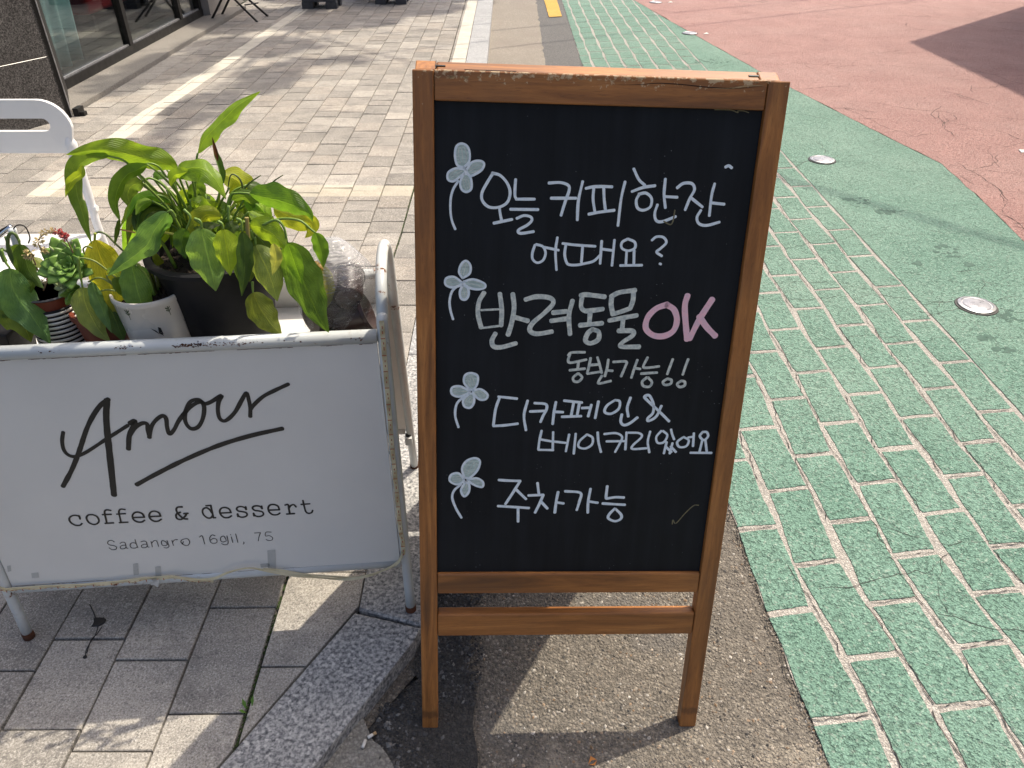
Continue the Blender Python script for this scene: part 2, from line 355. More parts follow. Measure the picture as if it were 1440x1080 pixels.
# chalkboard: smudges, dust specks, faint vertical wiping
g = G('chalkboard'); v = g.coord(); wipe = g.noise(g.coord(scale=(50, 3, 1)), 1, 5, .6); sm = g.noise(v, 4, 5, .6)
c = g.ramp(g.math('ADD', g.math('MULTIPLY', wipe, .5), g.math('MULTIPLY', sm, .5)), [(.38, (.0062, .0076, .0098)), (.62, (.0125, .0150, .0190))])
spn = g.voro(v, 130); gate = g.mr(g.noise(v, 9, 3), .5, .62, 0, 1); rnd = g.n('SeparateColor', {0: g.voro(v, 130, out='Color')}).outputs[0]
sk = g.math('MULTIPLY', g.math('MULTIPLY', g.mr(spn, .06, .13, 1, 0), g.math('GREATER_THAN', rnd, .62)), gate)
c = g.mix(g.math('MULTIPLY', sk, .35), c, (.4, .42, .45))
g.set(Base_Color=c, Roughness=.62); g.b.inputs['Specular IOR Level'].default_value = .22; M['board'] = g.m
def chalk(name, col, lo, sc=(14, 14, 1)):
    g = G(name); v = g.coord(scale=sc); n = g.noise(v, 9, 5, .65); n2 = g.noise(g.coord(), 300, 2)
    c = g.ramp(n, [(.3, lo), (.62, col)]); c = g.mix(g.mr(n2, .62, .75, 0, .35), c, tuple(x*.5 for x in col)); g.set(Base_Color=c, Roughness=.75); return g.m
M['ch_blue'] = chalk('chalk_pale_blue', (.84, .90, .93), (.66, .76, .84))
M['ch_grey'] = chalk('chalk_grey_white', (.74, .76, .68), (.36, .42, .42))
M['ch_green'] = chalk('chalk_grey_green', (.62, .74, .68), (.30, .40, .38), (6, 30, 1))
M['ch_pink'] = chalk('chalk_pink', (.97, .56, .62), (.80, .56, .64))
M['ch_gold'] = chalk('chalk_smear', (.22, .19, .10), (.12, .11, .07))
# window glass and plastic film
g = G('window_glass'); ge = g.n('NewGeometry'); cs = g.math('ABSOLUTE', g.n('VectorMath', {0: ge.outputs['Incoming'], 1: ge.outputs['Normal']}, operation='DOT_PRODUCT').outputs['Value']); fr = g.math('ADD', .09, g.math('MULTIPLY', .9, g.math('POWER', g.math('SUBTRACT', 1, cs), 4))); tr = g.n('BsdfTransparent', {0: (.72, .76, .75)}); gl = g.n('BsdfGlossy', {0: (.9, .92, .92), 1: .01})
mx = g.n('MixShader', {0: fr, 1: tr.outputs[0], 2: gl.outputs[0]}); g.t.links.new(mx.outputs[0], g.out.inputs[0]); M['glass'] = g.m
g = G('plastic_film'); v = g.coord(); st = g.noise(g.coord(scale=(.6, .6, 4.2), rot=(.16, .32, 0)), 36, 5, .6, .9); big = g.noise(v, 16, 3, .6, .8)
fold = g.math('ABSOLUTE', g.math('SUBTRACT', st, .5)); crease_glint = g.math('MULTIPLY', g.mr(fold, 0, .02, 1, 0), g.mr(g.noise(v, 20, 3), .42, .55, 0, 1))
zz = g.n('SeparateXYZ', {0: v}).outputs[2]
painted_sheen = g.math('MINIMUM', g.math('ADD', g.math('MULTIPLY', crease_glint, .6), g.mr(zz, .165, .225, .0, .35)), .9)  # white sheen on folds and bag top, put in as diffuse colour
h = g.math('ADD', st, g.math('MULTIPLY', crease_glint, .5)); nr = g.bump(g.math('ADD', h, g.math('MULTIPLY', big, .8)), .8, .008)
g.put(g.b.inputs['Base Color'], (.80, .81, .83)); g.put(g.b.inputs['Roughness'], .25); g.put(g.b.inputs['Normal'], nr)
tr = g.n('BsdfTransparent', {0: (.93, .93, .94)}); gl = g.n('BsdfGlossy', {0: (1, 1, 1), 1: .12, 'Normal': nr})
m1 = g.n('MixShader', {0: .08, 1: tr.outputs[0], 2: gl.outputs[0]}); m2 = g.n('MixShader', {0: painted_sheen, 1: m1.outputs[0], 2: g.b.outputs[0]})
g.t.links.new(m2.outputs[0], g.out.inputs[0]); M['film'] = g.m
# ================================================================ the setting
KZ = .07                                               # pavement height above the road
def sheet(name, poly, z, m, kind='structure', parent=None):
    b = MB(); b.add([(x, y, z) for x, y in poly], [tuple(range(len(poly)))]); o = b.build(name, m, parent)
    if parent is None: tag(o, kind=kind)
    return o
# road: one wide sheet, gently mounded against the kerb near the board
b = MB(); xs = [-60, -6, -1.5, -.6] + [-.5+.05*i for i in range(24)] + [.75, 2, 6, 60]; ys = [-60, -6, -1, 0] + [.2+.06*i for i in range(36)] + [2.6, 4, 9, 20, 120]
def road_z(x, y):
    k = max(0, min(1, (2.2-y)/.5))*max(0, min(1, (y+.5)/.5)); r = max(0, min(.028, -.041*(x-.37)))
    return r*k + (noise.noise((x*7, y*7, 3))*.0035 if .05 < k and x < .5 and x > -.5 else 0)
b.add([(x, y, road_z(x, y)) for y in ys for x in xs], [(j*len(xs)+i, j*len(xs)+i+1, (j+1)*len(xs)+i+1, (j+1)*len(xs)+i) for j in range(len(ys)-1) for i in range(len(xs)-1)])
tag(b.build('road', M['asphalt'], smooth=True), kind='structure')
def wavy(pts, amp, step, seed=0):
    out = []
    for i in range(len(pts)-1):
        p, q = Vector(pts[i]), Vector(pts[i+1]); n = max(1, int((q-p).length/step)); nn = Vector((-(q-p).y, (q-p).x)).normalized()
        for k in range(n):
            t = p.lerp(q, k/n); a = noise.noise((t.x*9+seed, t.y*9, seed))*amp; out.append((t.x+nn.x*a, t.y+nn.y*a))
    return out+[tuple(pts[-1])]
# pale concrete gutter, dark asphalt strip beyond the board
ge = [(.30, 2.35), (.31, 4.4), (.319, 6.9), (.335, 8.7), (.345, 10.4), (.36, 16), (.4, 40)]
sheet('gutter', [(-.17, 2.6), (.30, 2.35)]+wavy(ge, .022, .12)[1:]+[(-.17, 40)], .004, M['gutter'])
sheet('asphalt_strip', [(-.1, 2.2), (.72, 2.1), (.72, 40), (-.1, 40)], .0015, M['asphalt_grey'])
# broken asphalt at the kerb, part of its black painted-in shade, and a pale concrete smear at its foot
bp = wavy([(-.36, .78), (-.27, .70), (-.16, .66), (-.09, .74), (-.07, .95), (-.10, 1.15), (-.09, 1.5), (-.11, 1.75), (-.19, 1.75), (-.19, 1.0)], .07, .015, 5)
def drape(name, poly, m, off, kind='structure', n=0):
    me = bpy.data.meshes.new(name); bm = bmesh.new(); f = bm.faces.new([bm.verts.new((x, y, 0)) for x, y in poly])
    bmesh.ops.triangulate(bm, faces=[f]); 
    for _ in range(2): bmesh.ops.subdivide_edges(bm, edges=[e for e in bm.edges if e.calc_length() > .04], cuts=2); bmesh.ops.triangulate(bm, faces=bm.faces[:])
    for v in bm.verts: v.co.z = road_z(v.co.x, v.co.y)+off+noise.noise((v.co.x*40, v.co.y*40, 1))*.002
    bm.normal_update(); bm.to_mesh(me); bm.free(); me.shade_smooth(); return tag(link(name, me, m), kind=kind)
drape('asphalt_patch', bp, M['asphalt_shade_black'], .009)
M['smear'] = aggregate('concrete_smear', (.27, .26, .235), (.34, .33, .30), 160, (.50, .48, .44), (.13, .125, .115), bst=.6)
drape('concrete_smear', wavy([(-.47, .62), (-.2, .55), (-.17, .70), (-.23, .81), (-.285, .86), (-.31, .93), (-.40, .80)], .02, .02, 8), M['smear'], .012)

# coloured road: pale stencil lines below, green coating blocks proud of them
LE = [(.66, -2), (.648, .5), (.638, .82), (.622, 1.09), (.615, 1.21), (.612, 1.54), (.62, 3), (.634, 6.85), (.663, 10.4), (.70, 14), (1.1, 40)]
RB = [(1.2, 40), (1.25, 14.5), (1.40, 11.4), (1.531, 10.41), (1.80, 8.5), (2.085, 6.61), (2.27, 5.6), (2.429, 4.79), (2.515, 4.39), (2.47, 3.9), (2.396, 3.31), (2.30, 2.5), (2.28, 1.2), (2.26, -2)]
red = sheet('red_road', wavy([(2.26, -2), (2.28, 1.2), (2.30, 2.5), (2.396, 3.31), (2.47, 3.9), (2.515, 4.39), (2.429, 4.79), (2.27, 5.6), (2.085, 6.61), (1.80, 8.5), (1.531, 10.41), (1.40, 11.4), (1.25, 14.5), (1.2, 40)], .012, .1)+[(14, 40), (14, -2)], .008, M['red'])
lines = sheet('painted_road_lines', wavy(LE, .008, .04)+[(1.2, 40)]+[(1.30, 14.5), (1.44, 11.4), (1.575, 10.41), (1.69, 9.4), (1.69, -2)], .004, M['grout'])
green = sheet('green_road', [(1.656, -2)]+[(1.656+random.uniform(-.0015, .0015), -2+.03*i) for i in range(1, 378)]+list(wavy([(1.675, 9.35)]+RB[4:], .006, .08)), .0065, M['green'])
def xline(k, y): return .7235+.1325*k + .05*max(0, min(1, (1.35-y)/.55))*(1 if k < 5 else .5)
def ymap(t): return 1.348 + t*(.276 if t < 1.6 else 0) + (0 if t < 1.6 else 1.6*.276+(t-1.6)*.291)
def left_edge(y):
    for (x0, y0), (x1, y1) in zip(LE, LE[1:]):
        if y0 <= y <= y1: return x0+(x1-x0)*(y-y0)/(y1-y0)
    return .66
cells = []
for k in range(-1, 7):
    for j in range(-6, 36):
        t0 = j+(.5 if k % 2 else 0); ya, yb = ymap(t0), ymap(t0+1)
        if yb < .1: continue
        zig = .005*(1 if (j+k) % 2 else -1); hw = .0095
        sh = .11; y_l = ya+.0146*k
        def pt(kk, y): return (xline(kk, y)+zig, y)
        c = [(xline(k, ya)+hw+zig, y_l+hw), (xline(k+1, ya)-hw+zig, y_l+hw+sh*.1325), (xline(k+1, yb)-hw-zig, yb+.0146*(k+1)-hw), (xline(k, yb)+hw-zig, yb+.0146*k-hw)]
        if k == -1:
            c[0] = (left_edge(ya), c[0][1]); c[3] = (left_edge(yb), c[3][1])
        if k == 6: c[1] = (min(c[1][0], 1.651), c[1][1]); c[2] = (min(c[2][0], 1.651), c[2][1])
        if ya > 8.8: c = clip(c, (2.085, 6.61), (1.531, 10.41))
        if len(c) < 3 or area(c) < .002: continue
        cells.append((ya, k, c))
cells.sort(); near = cells[:300]; rest = cells[300:]
def cellprism(b, c, y, seed):
    st = .012 if y < 2 else (.025 if y < 4 else .09)
    b.cur = (random.random(), random.random(), 0)
    ring = wavy(c+[c[0]], .006 if y < 4 else .008, st, seed)[:-1]
    ring = [(x+random.uniform(-1, 1)*.0011, y_+random.uniform(-1, 1)*.0011) for x, y_ in ring]
    b.prism(ring, .004, .0062, .0008)
for i, (y, k, c) in enumerate(near):
    b = MB(); cellprism(b, c, y, i*.37); o = b.build('painted_block', M['green'], lines)
if rest:
    b = MB()
    for i, (y, k, c) in enumerate(rest): cellprism(b, c, y, i*.37+200)
    tag(b.build('painted_blocks_far', M['green'], lines), kind='stuff')
# cracks: along the stencil lines, and wandering over the green and the red surfaces
M['crack'] = simple('crack_dark', (.035, .033, .03), .95)
rk = random.Random(9); bc_ = MB()
def crackline(P, wd, z):
    for i in range(len(P)-1):
        a, c = P[i], P[i+1]; d = Vector((c[0]-a[0], c[1]-a[1])); L = d.length
        if L < 1e-5: continue
        n_ = Vector((-d.y, d.x))/L*wd*.5*rk.uniform(.5, 1.4); bc_.add([(a[0]-n_.x, a[1]-n_.y, z), (c[0]-n_.x*.8, c[1]-n_.y*.8, z), (c[0]+n_.x*.8, c[1]+n_.y*.8, z), (a[0]+n_.x, a[1]+n_.y, z)], [(0, 1, 2, 3)])
for ya, k, c in cells:
    if ya > 7 or len(c) < 4: continue
    st = .014 if ya < 4 else .04
    if rk.random() < .75:
        y = c[0][1]; x = c[0][0]-.009; P = []; off = 0
        while y < c[3][1]+.01: off = max(-.010, min(.011, off+rk.gauss(0, .0032))); t = (y-c[0][1])/max(.01, c[3][1]-c[0][1]); P.append((x+(c[3][0]-c[0][0])*t+off, y)); y += st*rk.uniform(.6, 1.3)
        crackline(P, .0021, .0068)
    if rk.random() < .55:
        x = c[0][0]; P = []; off = 0
        while x < c[1][0]: off = max(-.008, min(.008, off+rk.gauss(0, .0025))); P.append((x, c[0][1]-.009+(x-c[0][0])*.11+off)); x += st*rk.uniform(.6, 1.3)
        crackline(P, .0019, .0068)
def walkcrack(x, y, ang, L, wd, z, branch=.05, st=.03, keep=lambda x, y: True):
    P = [(x, y)]; a = ang; l = 0
    while l < L:
        a += rk.gauss(0, .5); a += (ang-a)*.35; s_ = st*rk.uniform(.5, 1.4); x += math.cos(a)*s_; y += math.sin(a)*s_; l += s_
        if not keep(x, y): break
        P.append((x, y))
        if rk.random() < branch and L > .15: walkcrack(x, y, ang+rk.choice([-1, 1])*rk.uniform(.6, 1.5), (L-l)*.5, wd*.8, z, branch*.5, st, keep)
    crackline(P, wd, z)
def rbx(y):
    for (x0, y0), (x1, y1) in zip(RB, RB[1:]):
        if y1 <= y <= y0: return x0+(x1-x0)*(y-y0)/(y1-y0) if y1 != y0 else x0
    return 2.3
for i in range(34):
    y = .9+8*rk.random()**1.3; x = rk.uniform(.9, 2.3); walkcrack(x, y, rk.choice([0, 3.14])+rk.uniform(-.3, .4), rk.uniform(.2, .8), .0013 if y < 4 else .003, .0070, .04, .022 if y < 4 else .05, lambda x, y: left_edge(y) < x < rbx(y)-.01)
for (px, py) in ((1373, 430), (1156, 225)):
    q = atz(px, py, 0)
    for a in (2.9, 3.5, .3, 1.1, -.4): walkcrack(q.x+.08*math.cos(a), q.y+.08*math.sin(a), a, rk.uniform(.12, .32), .0022, .0071, .03, .02, lambda x, y: x < rbx(y))
for i in range(120):
    y = 3+10*rk.random(); x = rbx(y)+rk.random()**1.2*(y*.62-rbx(y)+.4); walkcrack(x, y, rk.choice([0, 1.6, 3.14, 2.4])+rk.uniform(-.4, .4), rk.uniform(.15, .7), rk.uniform(.0015, .0038)*(.6+y*.08), .0092, .10, .045, lambda x, y: x > rbx(y)+.01)
tag(bc_.build('road_cracks', M['crack']), kind='stuff')
# small dark oil stains
M['oil'] = simple('oil_stain', (.05, .11, .085), .8, var=.2, nsc=60, bumpsc=80, bst=.5)
def stain(px, py, rx, ry, seed):
    q = atz(px, py, 0); b = MB()
    for j in range(int(10+rx*140)):
        r = rk.random()**.6; a = rk.uniform(0, 6.28); cx, cy = q.x+rx*r*math.cos(a), q.y+ry*r*math.sin(a); s_ = rk.uniform(.006, .016)
        b.add([(cx+s_*math.cos(t)*rk.uniform(.6, 1.3), cy+s_*math.sin(t)*rk.uniform(.6, 1.3), .0074+j*1e-6) for t in [n*1.047 for n in range(6)]], [tuple(range(6))])
    tag(b.build('oil_stain', M['oil']), kind='stuff')
for a in ((1204, 284, .07, .05, 1), (1245, 300, .05, .03, 2), (1330, 355, .06, .07, 3), (1412, 445, .07, .06, 4), (1385, 477, .03, .015, 5), (1408, 494, .04, .02, 6), (1000, 88, .16, .10, 7), (1290, 372, .025, .015, 8), (1362, 374, .02, .015, 9)): stain(*a)
sheet('yellow_line', wavy([(.452, 9.2), (.445, 10.42), (.42, 13), (.56, 13), (.60, 10.4), (.594, 9.24)], .006, .1), .0085, M['yellow'])

# ---------------------------------------------------------------- pavement, stone by stone
walk = sheet('pavement', [(-40, -8), (-.62, -8), (-1.0, -.02), (-.352, 1.156), (-.345, 40), (-40, 40)], KZ-.016, M['joint'])
KA, KB, KD = (-.351, 1.156), (-.551, .792), (-.2, -.364)   # inner edge of the slanting kerb stone and its direction
def shx(y): return -.047*max(0, min(1, (3.3-y)/2.1))
pav = []
rnd = random.Random(4)
SEQ = {-1: (.35, .56, .80, 1.013, 1.275), 0: (.28, .49, .70, .905, 1.17, 1.40), 1: (.21, .42, .62, .827, 1.03, 1.29), 2: (.26, .47, .67, .872, 1.085, 1.30), 3: (.33, .54, .74, 1.005, 1.27)}
for col in range(-1, 18):
    y = .1+rnd.random()*.1 - (0 if col % 2 else .09)
    if col == 0: y = .055
    while y < 11.5:
        L = rnd.choice([.205, .205, .205, .145, .16]) if y < 2.5 else rnd.choice([.16, .205, .135, .17, .205])
        if col in SEQ:
            nx = [q for q in SEQ[col] if q > y+.02]
            if nx: L = nx[0]-y
        if col == -1 and y > 3.3: L = .42
        x1 = -.485-.158*col; x0 = x1-.158
        if col == -1: x0, x1 = -.485, -.3475
        y2 = y+L; g_ = .0022 if y < 3.5 else .0026; gj = .0022
        gl = g_+(.0028 if col == 0 else 0)
        sy1, sy2 = (shx(y), shx(y2)) if col > -1 else (0, 0)
        c = [(x0+shx(y)+(.003 if col == -1 else g_), y+gj), (x1+sy1-gl*(1 if col > -1 else 0), y+gj), (x1+sy2-gl*(1 if col > -1 else 0), y2-gj), (x0+shx(y2)+(.003 if col == -1 else g_), y2-gj)]
        c = clip(c, (KB[0]-.006, KB[1]), (KA[0]-.006, KA[1])) if y < 1.3 else c
        # keep clear of the building
        if x1 < -2.86 and y > 5.0: c = []
        if len(c) >= 3 and area(c) > .0012 and (col < 17):
            if not (x0/max(y+1, .1) < -.95): pav.append((math.hypot(x0+.6, y), c, y, col))
        y = y2
pav.sort(key=lambda t: t[0])
def put_paver(b, c, y):
    b.cur = (min(1, max(0, rnd.gauss(.5, .24))), rnd.random(), 0) if y > 1.9 else (min(1, max(.3, rnd.gauss(.78, .18))), rnd.random()*.6, 0)  # near stones coloured paler to lift the shade they lie in
    dz = rnd.uniform(-.0016, .0016); b.prism(c, KZ-.018, KZ+dz, .0016 if y < 3 else .002, (rnd.uniform(-.012, .012), rnd.uniform(-.014, .014)))
for d, c, y, col in pav[:300]:
    b = MB(); put_paver(b, c, y); b.build('paver', M['paver'], walk)
b = MB()
for d, c, y, col in pav[300:]: put_paver(b, c, y)
tag(b.build('pavers_far', M['paver'], walk), kind='stuff')
# moss in the wide joint
b = MB()
for i in range(1500):
    y = rnd.uniform(.7, 5.5)**1.0; x = -.485+shx(y)-.0018+rnd.gauss(0, .0022); r = rnd.uniform(.0008, .0024)
    b.add([(x-r, y-r*2, KZ-.006), (x+r, y-r, KZ-.006), (x+r, y+r*2, KZ-.006), (x, y, KZ-.0045+r*.6)], [(0, 1, 3), (1, 2, 3), (2, 0, 3)])
tag(b.build('moss', M['moss']), kind='stuff')

# ---------------------------------------------------------------- kerb stones
kerb = empty('kerb', (0, 0, 0)); tag(kerb, kind='structure')
def kstone(poly, m, dz=0):
    b = MB(); b.prism(poly, -.12, KZ+.002+dz, .004); return b.build('kerb_stone', m, kerb)
# slanting stones near the camera
A, B2 = Vector(KA), Vector(KB); d = (B2-A).normalized(); nrm = Vector((-d.y, d.x)); nrm = nrm if nrm.x > 0 else -nrm
wk = (Vector((-.209, 1.077))-A).dot(nrm)
J = Vector(atz(592, 881, KZ)[:2])
p0, p1 = A, A+d*1.02; J0 = Vector((J.x, J.y))
o1 = Vector(atz(583, 901, KZ)[:2])
o_dir = (Vector(atz(441, 1080, KZ)[:2])-o1).normalized()
kstone([tuple(A+d*.003), tuple(p1), tuple(o1+o_dir*1.0), tuple(o1), tuple(J0+Vector((-.002, -.004)))][::-1] if False else [tuple(A+Vector((0, -.003))), tuple(p1), tuple(o1+o_dir*1.0), tuple(o1), tuple(J0+Vector((0, -.004)))], M['kerb'])
kstone([tuple(p1+d*.004), tuple(p1+d*1.0), tuple(o1+o_dir*2.0), tuple(o1+o_dir*1.004)], M['kerb'])
ky = [1.16, 2.25, 3.35, 4.45, 5.55, 6.65, 7.75, 8.85, 9.95, 11.05, 12.2]
kstone([(-.3445, 1.162), (J0.x, J0.y+.002), (-.188, 1.16), (-.172, 1.3), (-.170, 2.25), (-.3445, 2.25)], M['kerb'])
for a, c in zip(ky[1:], ky[2:]): kstone([(-.3445, a+.004), (-.170, a+.004), (-.170, c), (-.3445, c)], M['kerb_far'])

# ---------------------------------------------------------------- shop front on the left
shop = empty('shop_building', (-3.2, 6, 0), 'ground floor shop front with dark granite wall and black framed glass', 'building')
def sp(b, name, m, parent=shop, **k): o = b.build(name, m, parent, **k); o.location = o.location; o.matrix_parent_inverse = parent.matrix_world.inverted(); return o
for e in (shop,): bpy.context.view_layer.update()
E0 = Vector((-2.845, 5.14)); dw = Vector((-.478, -.878)); nw = Vector((.878, -.478))
zj = aty(73, 77, 5.14).z
def slab(t0, t1, z0, z1):
    a = E0+dw*t0; c = E0+dw*t1; q = [a, c, c-nw*.03, a-nw*.03]; b = MB(); b.prism([tuple(p) for p in q][::-1], z0, z1); 
    o = sp(b, 'granite_panel', M['wallgranite']); bevel(o, .0015, 1); return o
for t0 in (0, 1.0, 2.0):
    slab(t0+.0, t0+.995, KZ-.01, zj-.004); slab(t0, t0+.995, zj+.002, zj+.75); slab(t0, t0+.995, zj+.756, zj+1.5); slab(t0, t0+.995, zj+1.506, 2.9)
M['mortar'] = simple('pale_joint', (.22, .19, .165), .9)
b = MB(); a = E0-nw*.0035; c = E0+dw*3.0-nw*.0035; b.prism([tuple(p) for p in (a, c, c-nw*.3, a-nw*.12)][::-1], KZ-.01, 2.9); sp(b, 'wall_core', M['mortar'])
b = MB(); a = E0+Vector((.004, .008)); b.prism([(a.x, a.y), (a.x-.012, a.y-.03), (-3.14, 5.68), (-3.12, 5.70)][::-1], KZ-.01, 2.9); sp(b, 'corner_trim', M['dark_frame'])
b = MB(); b.tube([(E0.x+.008, E0.y+.0, KZ-.01), (E0.x+.008, E0.y, 2.9)], .0035, 6); sp(b, 'edge_bead', M['stud_metal'])
b = MB(); b.box((-2.835, 5.16, KZ-.01), (-2.80, 5.24, KZ+.05)); b.box((-2.80, 5.17, KZ), (-2.77, 5.21, KZ+.025)); sp(b, 'corner_bolt', M['dark_frame'])
# stone sill, frame, mullions, panes
yA = 5.55; ym = [atx(191, 78, -3.12).y, atx(261, 43, -3.12).y, 8.66]
b = MB(); b.prism([(-3.4, 5.1), (-2.86, 5.13), (-2.86, 9.3), (-3.4, 9.3)], KZ-.01, KZ+.035, .004); sp(b, 'sill_stone', M['sillstone'])
b = MB(); b.box((-3.19, 5.3, KZ+.035), (-3.125, 8.70, KZ+.10)); sp(b, 'window_frame_base', M['dark_frame'])
yy = [5.34]+ym
for i, y in enumerate(ym):
    b = MB(); b.box((-3.19, y-.03, KZ+.101), (-3.127, y+.03, 2.9)); sp(b, 'mullion', M['dark_frame'])
for a, c in zip(yy, yy[1:]):
    b = MB(); b.box((-3.164, a+.031, KZ+.10), (-3.156, c-.031, 2.9)); sp(b, 'pane', M['glass'])
    b = MB()
    for (y0, y1, z0, z1) in ((a+.031, c-.031, KZ+.1, KZ+.112),): b.box((-3.155, y0, z0), (-3.140, y1, z1))
    sp(b, 'glazing_bead', M['stud_metal'])
b = MB(); b.box((-3.6, 8.72, KZ-.01), (-3.06, 9.9, 3.0)); sp(b, 'end_pillar', M['plaster'])
b = MB(); b.box((-7, 5.0, KZ-.02), (-3.2, 9.9, KZ+.06)); sp(b, 'interior_floor', M['interior'])
b = MB(); b.box((-7.1, 5.0, 0), (-7, 9.9, 3)); b.box((-7.1, 9.9, 0), (-3.3, 10, 3)); b.box((-7.1, 3.0, 0), (-6.9, 5.0, 3)); b.box((-7.1, 2.4, 0), (-4.3, 2.5, 3)); sp(b, 'interior_wall', M['interior'])
b = MB(); b.box((-7.2, 2.3, 3.0), (-3.05, 10.2, 3.4)); sp(b, 'ceiling_slab', M['plaster'])
b = MB(); b.box((-7.2, 2.3, 3.4), (-3.1, 10.2, 6.0)); sp(b, 'upper_wall', M['brick_wall'])
# curtain folds behind the first pane
b = MB(); pts = [(-3.27+.035*math.sin(t*13)+.012*math.sin(t*31), 5.62+t*.80) for t in [i/60 for i in range(61)]]
n = len(pts); vs_ = []
for k in range(13):
    for i, (x, y) in enumerate(pts): vs_.append((x-.03*(1-k/12)*math.sin(i*.4), y-.25*(i/60)*(1-k/12)**2*.6+.05*(k/12), KZ+.12+k*.23))
b.add(vs_, [(k*n+i, k*n+i+1, (k+1)*n+i+1, (k+1)*n+i) for k in range(12) for i in range(n-1)])
o = b.build('curtain', M['curtain'], smooth=True); o.modifiers.new('s', 'SOLIDIFY').thickness = .003
tag(o, 'pale blue sheer curtain gathered behind the first shop window pane', 'curtain')
bt = empty('bench', (-4.0, 8.0, KZ+.06), 'red upholstered bench seen through the shop window', 'bench')
b = MB(); b.box((-.25, -.4, .15), (.25, 1.5, .42)); o = b.build('seat', M['red_vinyl'], bt); bevel(o, .03)
for y in (-.3, 1.35): b = MB(); b.box((-.22, y, 0), (.22, y+.05, .149)); b.build('leg', M['dark_frame'], bt)

# crossed black legs of a folding stand by the window end
st = empty('folding_stand', (-2.76, 8.68, KZ), 'black folding stand with crossed legs by the far end of the shop window', 'stand')
for (x0, y0, x1, y1) in ((-.255, -.135, .06, -.02), (-.228, .108, .10, .10), (.221, -.137, -.24, -.02), (.246, .189, -.2, .10)):
    b = MB(); b.tube([(x0, y0, 0), (x0+(x1-x0)*1.6, y0+(y1-y0)*1.6, .72)], .011, 8); b.build('leg', M['dark_frame'], st)
for p, q in (((-.245, -.135, .03), (-.228, .10, .03)), ((.12, -.12, .155), (.17, .17, .13)), ((.10, -.1, .2), (.14, .16, .2))):
    b = MB(); b.tube([p, q], .007, 6); b.build('crossbar', M['dark_frame'], st)
b = MB(); b.box((-.26, -.2, .72), (.3, .24, .745)); o = b.build('top', M['dark_frame'], st); bevel(o, .006)

# planters at the far end of the pavement
def planter(x0, x1, y, lab, dy=.36):
    t = empty('planter', ((x0+x1)/2, y+dy/2, KZ), lab, 'planter', 'grey planters at the far end of the pavement'); hw = (x1-x0)/2
    b = MB(); b.prism([(-hw+.02, -dy/2+.02), (hw-.02, -dy/2+.02), (hw-.02, dy/2-.02), (-hw+.02, dy/2-.02)], .07, .40, .01); b.prism([(-hw, -dy/2), (hw, -dy/2), (hw, dy/2), (-hw, dy/2)], .401, .46, .01)
    o = b.build('body', M['black_rim'], t)
    for sx in (-1, 1):
        for sy in (-1, 1):
            b = MB(); cx, cy = sx*(hw-.075), sy*(dy/2-.07); b.prism([(cx-.06, cy-.05), (cx+.06, cy-.05), (cx+.06, cy+.05), (cx-.06, cy+.05)], 0, .069, .006); b.build('foot', M['black_rim'], t)
    b = MB()
    for i in range(300):
        p = Vector((random.uniform(-hw, hw)*.9, random.uniform(-.16, .16), random.uniform(.46, .8))); a = Vector([random.gauss(0, 1) for _ in range(3)]).normalized()*.03; c = Vector([random.gauss(0, 1) for _ in range(3)]).normalized()*.03
        b.add([p-a, p+c, p+a, p-c], [(0, 1, 2, 3)])
    tag(b.build('foliage', M['tree_leaf'], t), kind='stuff')
planter(-2.27, -1.86, 9.31, 'grey plastic planter at the left end of the row, beside the white painted line')
planter(-1.80, -1.50, 9.95, 'grey plastic planter set back in the middle of the row')
planter(-1.51, -1.13, 9.60, 'grey plastic planter at the right end of the row, nearest the kerb')
b = MB()
for i in range(1400):
    p = Vector((random.uniform(-3.3, -2.2), random.uniform(10.28, 10.9), KZ+random.uniform(0, .16))); a = Vector([random.gauss(0, 1) for _ in range(3)]).normalized()*.022; c = Vector([random.gauss(0, 1) for _ in range(3)]).normalized()*.022
    b.add([p-a, p+c, p+a, p-c], [(0, 1, 2, 3)])
tag(b.build('flower_bed', M['flower_y']), 'low yellow flowering ground cover behind the far pavement', 'flowers', kind='stuff')

# ---------------------------------------------------------------- beyond the frame: what casts the shadows
b = MB(); b.box((6.55, -12, 0), (14, 10.36, 6.05)); o = b.build('building', M['brick_wall']); tag(o, 'painted building across the road, outside the picture on the right', 'building')
def cable(g0, g1, z, r, lab):
    s = Vector((.455, .418, 1))*z; a, c = Vector((*g0, 0))+s, Vector((*g1, 0))+s; d = (c-a).normalized()
    b = MB(); P = [a+d*t + Vector((0, 0, -.0006*(225-t*t)*0)) for t in (-12, -6, 0, 6, 12)]; b.tube(P, r, 6); tag(b.build('overhead_cable', M['cable']), lab, 'cable')
cable((1.489, 4.185), (2.362, 3.246), 9.5, .022, 'black overhead cable crossing above the green road, out of frame')
cable((-.2, 7.55), (.45, 7.9), 5.6, .012, 'black overhead cable above the gutter, out of frame')
cable((-.15, 8.45), (.45, 8.75), 5.9, .012, 'thin second overhead cable above the gutter, out of frame')
